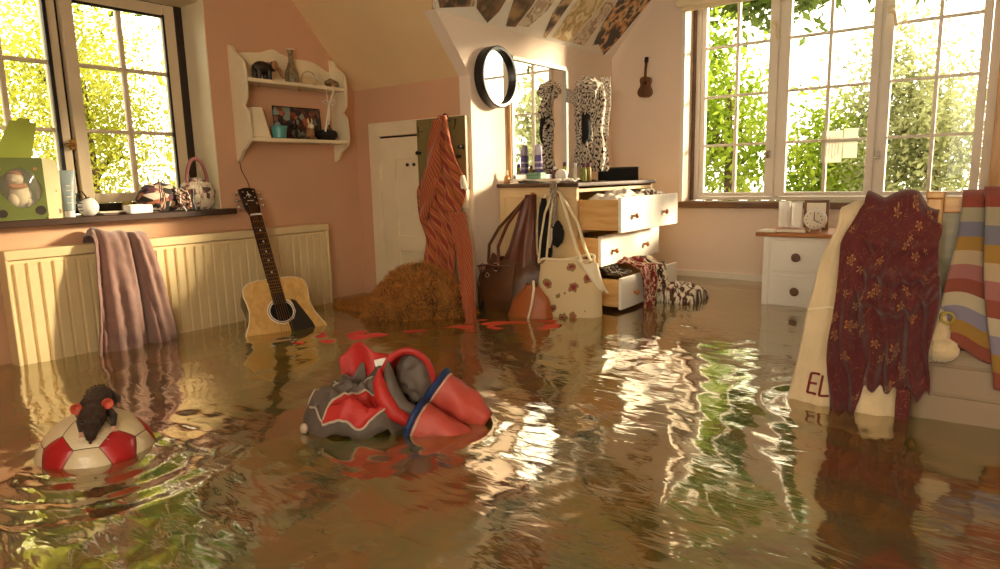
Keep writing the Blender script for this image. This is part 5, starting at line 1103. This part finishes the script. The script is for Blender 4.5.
for sg in (-1, 1):
    e = rs(31, .052, .002+sg*.031)
    ear = MB().grid(lambda u, v: e+RV*(sg*.006+.0145*math.cos(2*PI*u)*math.sqrt(v))+ZV*(.004+.0155*math.sin(2*PI*u)*math.sqrt(v))-TV*(.007*(1-v)), 16, 5, wrap=True)
    obj('ear', ear, 'rat_pink', rat, thick=.003, ang=180)
    obj('eye', MB().ball(rs(45.5, .047, -.004+sg*.0195), .0055, 10, 8), 'rat_eye', rat)
    for k in range(3): obj('whisker', MB().tube([rs(55, .012, -.010+sg*.007), rs(56+2*(k-1), .020, -.012+sg*.028), rs(57+5*(k-1), .016, -.014+sg*.045)], [.0007, .0006, .0003], 5), 'paper', rat)
    P0 = rs(22, .024, .010+sg*.022); P1 = rs(34, .016, .010+sg*.040); P2 = rs(46, .006, .008+sg*.038)
    leg = obj('foreleg', MB().tube([P0, P1, P2], [.014, .0105, .006], 10), 'rat_fur', rat)
    paw = MB().ball(P2, (.007, .007, .005), 10, 8)
    for k in range(4):
        tip = rs(51.5, .002, .008+sg*.038+.0055*(k-1.5)); paw.tube([P2, P2.lerp(tip, .55)+TV*.002+ZV*.001, tip], [.0028, .0025, .0013], 6)
    obj('paw', paw, 'rat_paw', leg)
    hl = obj('hind_leg', MB().tube([rs(-14, .022, .026+sg*.026), rs(-4, .016, .024+sg*.040), rs(2, .006, .022+sg*.042)], [.020, .014, .007], 10), 'rat_fur', rat)
    obj('hind_foot', MB().tube([rs(0, .005, .022+sg*.042), rs(9, .004, .022+sg*.046)], [.006, .004], 8), 'rat_paw', hl)
rg = random.Random(5); ff = MB()
for _ in range(5200):
    k = rg.uniform(.6, len(spine)-1.6); i0 = int(k); t = k-i0; w = rg.uniform(0, 2*PI)
    ax_ = (pts_[i0+1]-pts_[i0]).normalized(); c_ = pts_[i0].lerp(pts_[i0+1], t); r0_ = lerp(spine[i0][1], spine[i0+1][1], t)*.97
    n0 = (ZV-ax_*ZV.dot(ax_)).normalized(); n1 = ax_.cross(n0); nn = n0*math.cos(w)+n1*math.sin(w)
    P = c_+nn*r0_; d_ = (nn*.45-ax_+Vector((rg.uniform(-.4, .4), rg.uniform(-.4, .4), rg.uniform(-.4, .4)))).normalized()*rg.uniform(.006, .012); sdv = ax_.cross(nn).normalized()*.0008
    o_ = len(ff.v); ff.v += [tuple(P-sdv), tuple(P+sdv), tuple(P+d_)]; ff.f.append((o_, o_+1, o_+2))
mat('rat_hair', '#46301f', .8, .4, 60)
ho = obj('fur', ff, 'rat_hair', rat, smooth=False); ho['kind'] = 'stuff'
obj('nose', MB().ball(rs(59.6, .0048, -.0125), .0045, 10, 8), 'rat_nose', rat)
obj('tail', MB().tube([rs(-33, .004, .034), rs(-45, .006, .045), rs(-60, .006, .06), rs(-75, .01, .085), rs(-82, .03, .12)], [.006, .005, .004, .003, .0015], 8), 'rat_paw', rat)

# ---------------------------------------------------------------- floating jacket
JO = Vector((-1.455, 1.37, .295)); JR = Vector((.801, .598, 0)); JB = Vector((-.598, .801, 0)); JU = Vector((0, 0, 1))
def J(s, d, z): return JO+JR*s+JB*d+JU*z     # s to the right, d away from the viewer, z up
mat('jacket_grey', '#5d5048', .6, .15, 14, .5, 50); mat('jacket_red', '#b3241e', .55, .15, 12, .5, 50); mat('jacket_blue', '#16305e', .5, .15, 12, .4, 50); mat('jacket_coral', '#b8483a', .55, .15, 9, .5, 40); mat('piping', '#b8a490', .5, .1, 9); mat('lining_dark', '#1c1614', .8, .1, 9)
jk = thing('rain_jacket', 'crumpled red and grey rain jacket with blue cuffs floating in the water', 'jacket', tuple(JO))
def jbody(u, v):
    th = lerp(0, 2*PI, u); r_ = v
    s = -.115+.175*math.cos(th)*r_; d = .02+.14*math.sin(th)*r_
    h = .085*(1-r_**2)**.5 if r_ < 1 else 0
    w = .030*(1-abs(math.sin(4*th+4*r_+1.5*nz(s*7, d*7))))*r_**.6+.045*(1-2*abs(nz(s*9, d*9, 1)))*(1-.5*r_)+.02*(1-2*abs(nz(s*21, d*21, 3)))
    z = h+w+.05*math.exp(-((s+.05)/.06)**2-((d-.08)/.06)**2)-.05*math.exp(-((s+.05)/.055)**2-((d+.03)/.05)**2)
    return J(s, d, z-.04*max(0, r_-.85)*6)
obj('grey_body', MB().grid(lambda u, v: jbody(u, max(v, .003)), 56, 24, wrap=True), 'jacket_grey', jk, thick=.004, ang=70)
def jh(s, d):
    a, b_ = (s+.115)/.175, (d-.02)/.14; return jbody(math.atan2(b_, a)/(2*PI) % 1.0, min(.97, math.hypot(a, b_))).z-JO.z
def lens(u, v):   # the open front, seen as a lens of red lining
    s = lerp(-.195, .045, u); w = .052*math.sin(PI*min(max(u, .03), .97))**.8; d = lerp(-.105, -.062, u)+.045*u+w*(2*v-1)
    return s, d
obj('red_lining', MB().grid(lambda u, v: J(*lens(u, v), jh(*lens(u, v))+.013+.008*math.sin(9*u+3*v)*math.sin(PI*v)), 34, 14), 'jacket_red', jk, thick=.003, ang=70)
for v in (0, 1): obj('piping', MB().tube([J(*lens(u, v), jh(*lens(u, v))+.014) for u in [i/26 for i in range(27)]], .0042, 6), 'piping', jk)
for q in ([(-.27+.01*i, .01+.008*i) for i in range(13)], [(-.255+.006*i, -.02-.008*i) for i in range(11)], [(-.20+.012*i, .075-.004*i) for i in range(12)]):
    obj('piping', MB().tube([J(s, d, jh(s, d)+.006) for s, d in q], .0035, 6), 'piping', jk)
def jback(u, v): # raised back panel: grey flap left, red to the right
    s = lerp(-.165, .02, u); return J(s-.02*v, .07+.02*v+.012*math.sin(8*u), .03+v*(.09+.115*math.sin(PI*(.25+.62*u)))+.010*math.sin(11*u+4*v))
obj('red_back', MB().grid(jback, 30, 16), 'jacket_red', jk, thick=.005, ang=70)
def jflap(u, v): s = lerp(-.185, -.085, u); return J(s-.015*v, .060+.008*math.sin(8*u), .03+v*(.085+.06*u)+.012*math.sin(11*u+4*v))
obj('grey_flap', MB().grid(jflap, 20, 12), 'jacket_grey', jk, thick=.005, ang=70)
def jhood(u, v): # dome of the hood, open towards the viewer
    th = lerp(-.15*PI, 1.15*PI, u); ph = v*PI*.5
    return J(.045+.078*math.cos(th)*math.cos(ph*.9), .02+.10*v, .125+.105*math.sin(th)*math.cos(ph*.9)+.008*nz(u*6, v*6))
obj('hood', MB().grid(jhood, 34, 14), 'jacket_red', jk, thick=.008, ang=70)
obj('hood_rim', MB().tube([J(.045+.080*math.cos(t), .014, .125+.107*math.sin(t)) for t in [lerp(-.15*PI, 1.15*PI, i/24) for i in range(25)]], .011, 8), 'jacket_red', jk)
obj('hood_lining', MB().ball(J(.062, .045, .135), (.064, .05, .080), 40, 30, lambda d: 1+.16*(1-2*abs(nz(d.x*2.2+d.z, d.y*2, d.z*2.4+4)))-.05*abs(math.sin(7*d.z+3*d.x))), 'jacket_grey', jk)
obj('chest_fold', MB().tube([J(-.036, -.015, .185), J(-.036, -.035, .15), J(-.022, -.05, .105), J(.01, -.06, .06), J(.05, -.065, .035), J(.075, -.06, .02)], [.004, .020, .028, .027, .020, .005], 10), 'jacket_red', jk)
obj('chest_fold', MB().tube([J(-.012, .005, .205), J(-.01, -.01, .18), J(.0, -.03, .13), J(.03, -.045, .075), J(.07, -.05, .06), J(.09, -.045, .06)], [.003, .014, .024, .024, .018, .004], 10), 'jacket_grey', jk)
obj('care_label', MB().obox(J(-.045, .058, .185), JR+JU*.2, JB, JU-JR*.2, .019, .003, .011), 'white', jk, smooth=False)
def sleeve(p0, p1, r0, r1, mm, seed):
    p0 = Vector(p0); p1 = Vector(p1); ax = (p1-p0).normalized(); up = (JU-ax*JU.dot(ax)).normalized(); sd = ax.cross(up)
    def g(u, v):
        th = 2*PI*u; rr_ = (lerp(r0, r1, v)+.008*math.sin(PI*v))*(1+.07*math.sin(3*th+seed+9*v)+.16*nz(math.cos(th)*2+seed, math.sin(th)*2, v*4))
        return p0.lerp(p1, v)+up*rr_*math.sin(th)+sd*rr_*math.cos(th)*.9
    s = obj('sleeve', MB().grid(g, 28, 16, wrap=True), mm, jk, thick=.005, ang=70)
    obj('cuff', MB().tube([g(i/28, .0)-ax*.004 for i in range(29)], .0115, 8), 'jacket_blue', s)
    obj('cuff_edge', MB().tube([g(i/28, .06)*1.0 for i in range(29)], .0045, 6), 'piping', s)
    obj('sleeve_inside', MB().grid(lambda u, v: p0+ax*(.012+.05*(1-v))+(g(u, .08)-p0-ax*.02)*v*.95, 28, 6, wrap=True), 'jacket_blue' if seed > 2 else 'lining_dark', s, ang=180)
sleeve(J(.075, -.055, .028), J(.25, -.095, -.045), .060, .034, 'jacket_coral', 1)
sleeve(J(.135, .035, .108), J(.285, -.0, .0), .058, .036, 'jacket_coral', 3)
obj('toggle', MB().ball(J(-.262, -.07, .02), (.013, .013, .016), 12, 8), 'piping', jk)

# ---------------------------------------------------------------- drowned clothes and rug
mat('sunk_red', '#c4362e', .9, .15, 6); mat('sunk_orange', '#cf4a2a', .9, .15, 6)
def flatcloth(cx, cy, rx, ry, rot, z, seed):
    c, s = math.cos(rot), math.sin(rot)
    def g(u, v):
        th = 2*PI*u; k = v*(1+.25*nz(math.cos(th)*1.5+seed, math.sin(th)*1.5, seed)); a, b_ = rx*k*math.cos(th), ry*k*math.sin(th)
        return (cx+a*c-b_*s, cy+a*s+b_*c, z+.016*nz(a*11+seed, b_*16)+.008*(1-v))
    return MB().grid(lambda u, v: g(u, max(v, .01)), 36, 10, wrap=True)
tag(obj('sunken_red_shirt', flatcloth(-2.50, 2.08, .36, .15, .75, .291, 2), 'sunk_red', thick=.005, ang=180), 'red shirt drifting just under the water beside the guitar', 'shirt')
tag(obj('sunken_orange_cloth', flatcloth(-1.98, 2.66, .34, .15, .62, .292, 6), 'sunk_orange', thick=.005, ang=180), 'bright orange-red cloth drifting under water below the hung bags', 'cloth')
patmat('rug_pattern', [(0, '#2c4a2c'), (.36, '#56702f'), (.44, '#b08a4a'), (.50, '#3f6a60'), (.56, '#a84a30'), (.63, '#4a5a78'), (.72, '#7a8a34')], 'noise', 1.9, .95, coord='Object', detail=4, dist=1.6, mode='LINEAR')
tag(obj('sunken_rug', MB().grid(lambda u, v: (lerp(-2.3, .8, u), lerp(-.7, 1.9, v), .012+.012*nz(u*6, v*6)**2), 40, 30), 'rug_pattern', thick=.01, ang=180), 'patterned green and brown rug lying on the flooded floor', 'rug')

# ---------------------------------------------------------------- garden
mat('lawn', '#4a5a1e', .95, .3, 3)
struct('garden_ground', MB().box((-16, -6, -.6), (W-.33, 18, -.45)).box((W-.33, B+.32, -.6), (8, 18, -.45)), 'lawn', 'garden lawn outside the windows', 'ground')
def leafmat(name, c0, c1):
    m, nt, b = newmat(name); nt.nodes.remove(b)
    tc = N(nt, 'ShaderNodeTexCoord'); nzt = N(nt, 'ShaderNodeTexNoise'); nzt.inputs['Scale'].default_value = 2.2; nzt.inputs['Detail'].default_value = 5; nt.links.new(tc.outputs['Object'], nzt.inputs['Vector'])
    r = ramp(nt, [(.35, c0), (.65, c1)]); nt.links.new(nzt.outputs['Fac'], r.inputs[0])
    d = N(nt, 'ShaderNodeBsdfDiffuse'); t = N(nt, 'ShaderNodeBsdfTranslucent'); mx = N(nt, 'ShaderNodeMixShader'); mx.inputs[0].default_value = .45
    nt.links.new(r.outputs[0], d.inputs[0]); nt.links.new(r.outputs[0], t.inputs[0]); nt.links.new(d.outputs[0], mx.inputs[1]); nt.links.new(t.outputs[0], mx.inputs[2]); nt.links.new(mx.outputs[0], nt.nodes['Material Output'].inputs[0])
leafmat('leaf_shaded', '#3c4a1c', '#62703a'); leafmat('leaf_green', '#627a1c', '#9cac40'); leafmat('leaf_yellow', '#8f9428', '#cccc5c'); leafmat('leaf_grey', '#727650', '#a4a878')  # darkest pair has crown shade in its colour, dimming the water reflection
mat('bark', '#4a3826', .95, .3, 12, .6, 30)
def tree(name, label, c, r, n, ls, mm, seed, clump=14, toff=(0, 0)):
    g = np.random.default_rng(seed); t = thing(name, label, 'tree' if 'tree' in name else 'bush', (c[0], c[1], -.45), 'garden trees and bushes outside')
    cc = g.normal(size=(clump, 3)); cc /= np.linalg.norm(cc, axis=1)[:, None]; cc *= (g.random(clump)**.4)[:, None]*.75
    k = g.integers(0, clump, n); P = cc[k]+g.normal(size=(n, 3))*.24
    P = P*np.array(r)+np.array(c)
    a = g.normal(size=(n, 3)); a /= np.linalg.norm(a, axis=1)[:, None]; b_ = np.cross(a, g.normal(size=(n, 3))); b_ /= np.linalg.norm(b_, axis=1)[:, None]
    s = ls*g.uniform(.6, 1.2, n)[:, None]
    V = np.stack([P-a*s, P-b_*s*.45, P+a*s, P+b_*s*.45], 1).reshape(-1, 3); F = np.arange(4*n).reshape(-1, 4)
    me = bpy.data.meshes.new('foliage'); me.from_pydata(V.tolist(), [], F.tolist()); fo = link('foliage', me, mm, t)
    fo['kind'] = 'stuff'
    tm = MB().tube([(c[0]+toff[0], c[1]+toff[1], -.45), (c[0]+toff[0]*.9+.05, c[1]+toff[1]*.9, c[2]-r[2]*.6), (c[0], c[1]+.05, c[2]+r[2]*.3)], [.09, .07, .02], 8)
    obj('trunk', tm, 'bark', t)
    for i in range(4):
        q = cc[i*3 % clump]*np.array(r)+np.array(c); obj('branch', MB().tube([(c[0]+.04, c[1], c[2]-r[2]*.35), tuple((q+np.array(c))/2+np.array((0, 0, -.1))), tuple(q)], [.04, .025, .008], 6), 'bark', t)
tree('garden_bush', 'yellow-green bush filling the left casement of the radiator window', (-6.6, 1.45, 1.75), (.9, .85, 1.5), 18000, .027, 'leaf_yellow', 1, 26)
tree('garden_bush', 'pale leafy bush filling the right casement of the radiator window', (-6.9, 2.75, 1.6), (.9, .95, 1.5), 18000, .026, 'leaf_yellow', 2, 26)
tree('garden_bush', 'leafy bush beyond the reveal of the radiator window', (-6.6, 4.2, 1.3), (.9, .9, 1.4), 3500, .06, 'leaf_yellow', 3)
tree('garden_bush', 'rounded bush outside past the hidden end of the radiator window', (-6.2, .1, 1.2), (.9, .9, 1.3), 3500, .06, 'leaf_green', 4)
tree('garden_tree', 'bright green tree seen through the left casement of the triple window', (-2.95, 9.0, 1.75), (.75, .8, 1.45), 5200, .058, 'leaf_green', 5, 22)
tree('garden_tree', 'low green tree seen through the middle casement of the triple window', (-1.75, 9.2, .75), (.75, .8, 1.15), 6000, .052, 'leaf_green', 6, 22)
tree('garden_tree', 'grey-green fine leaved tree in the right casement of the triple window', (-.62, 8.8, 1.45), (.85, .8, 1.5), 11000, .042, 'leaf_grey', 7, 22)
tree('garden_tree', 'green tree outside left of the triple window', (-4.6, 9.6, 1.4), (.9, .9, 1.4), 2500, .085, 'leaf_green', 8)
tree('garden_tree', 'grey-green tree outside right of the triple window', (1.2, 9.2, 1.3), (.9, .9, 1.4), 2500, .07, 'leaf_grey', 9)
tree('garden_tree', 'unseen tall tree added above the triple window to green the water reflection', (-3.2, 11.5, 4.75), (1.5, 1.2, 1.25), 9000, .12, 'leaf_shaded', 10, 34, (-2.2, 0))  # out of view, added to block sky glare in the water reflection
tree('garden_tree', 'unseen tall tree added high right of the triple window to green the water reflection', (-.9, 11.2, 4.7), (1.4, 1.2, 1.2), 7000, .12, 'leaf_shaded', 11, 30, (2.6, 0))  # second unseen crown, added to tone down the window's reflection
tree('garden_tree', 'unseen tall tree added above the radiator window to green the water reflection', (-8.6, 3.3, 4.5), (1.2, 1.9, 1.2), 10000, .10, 'leaf_shaded', 12, 34, (0, 2.8))  # unseen crown added to keep white sky out of the reflection
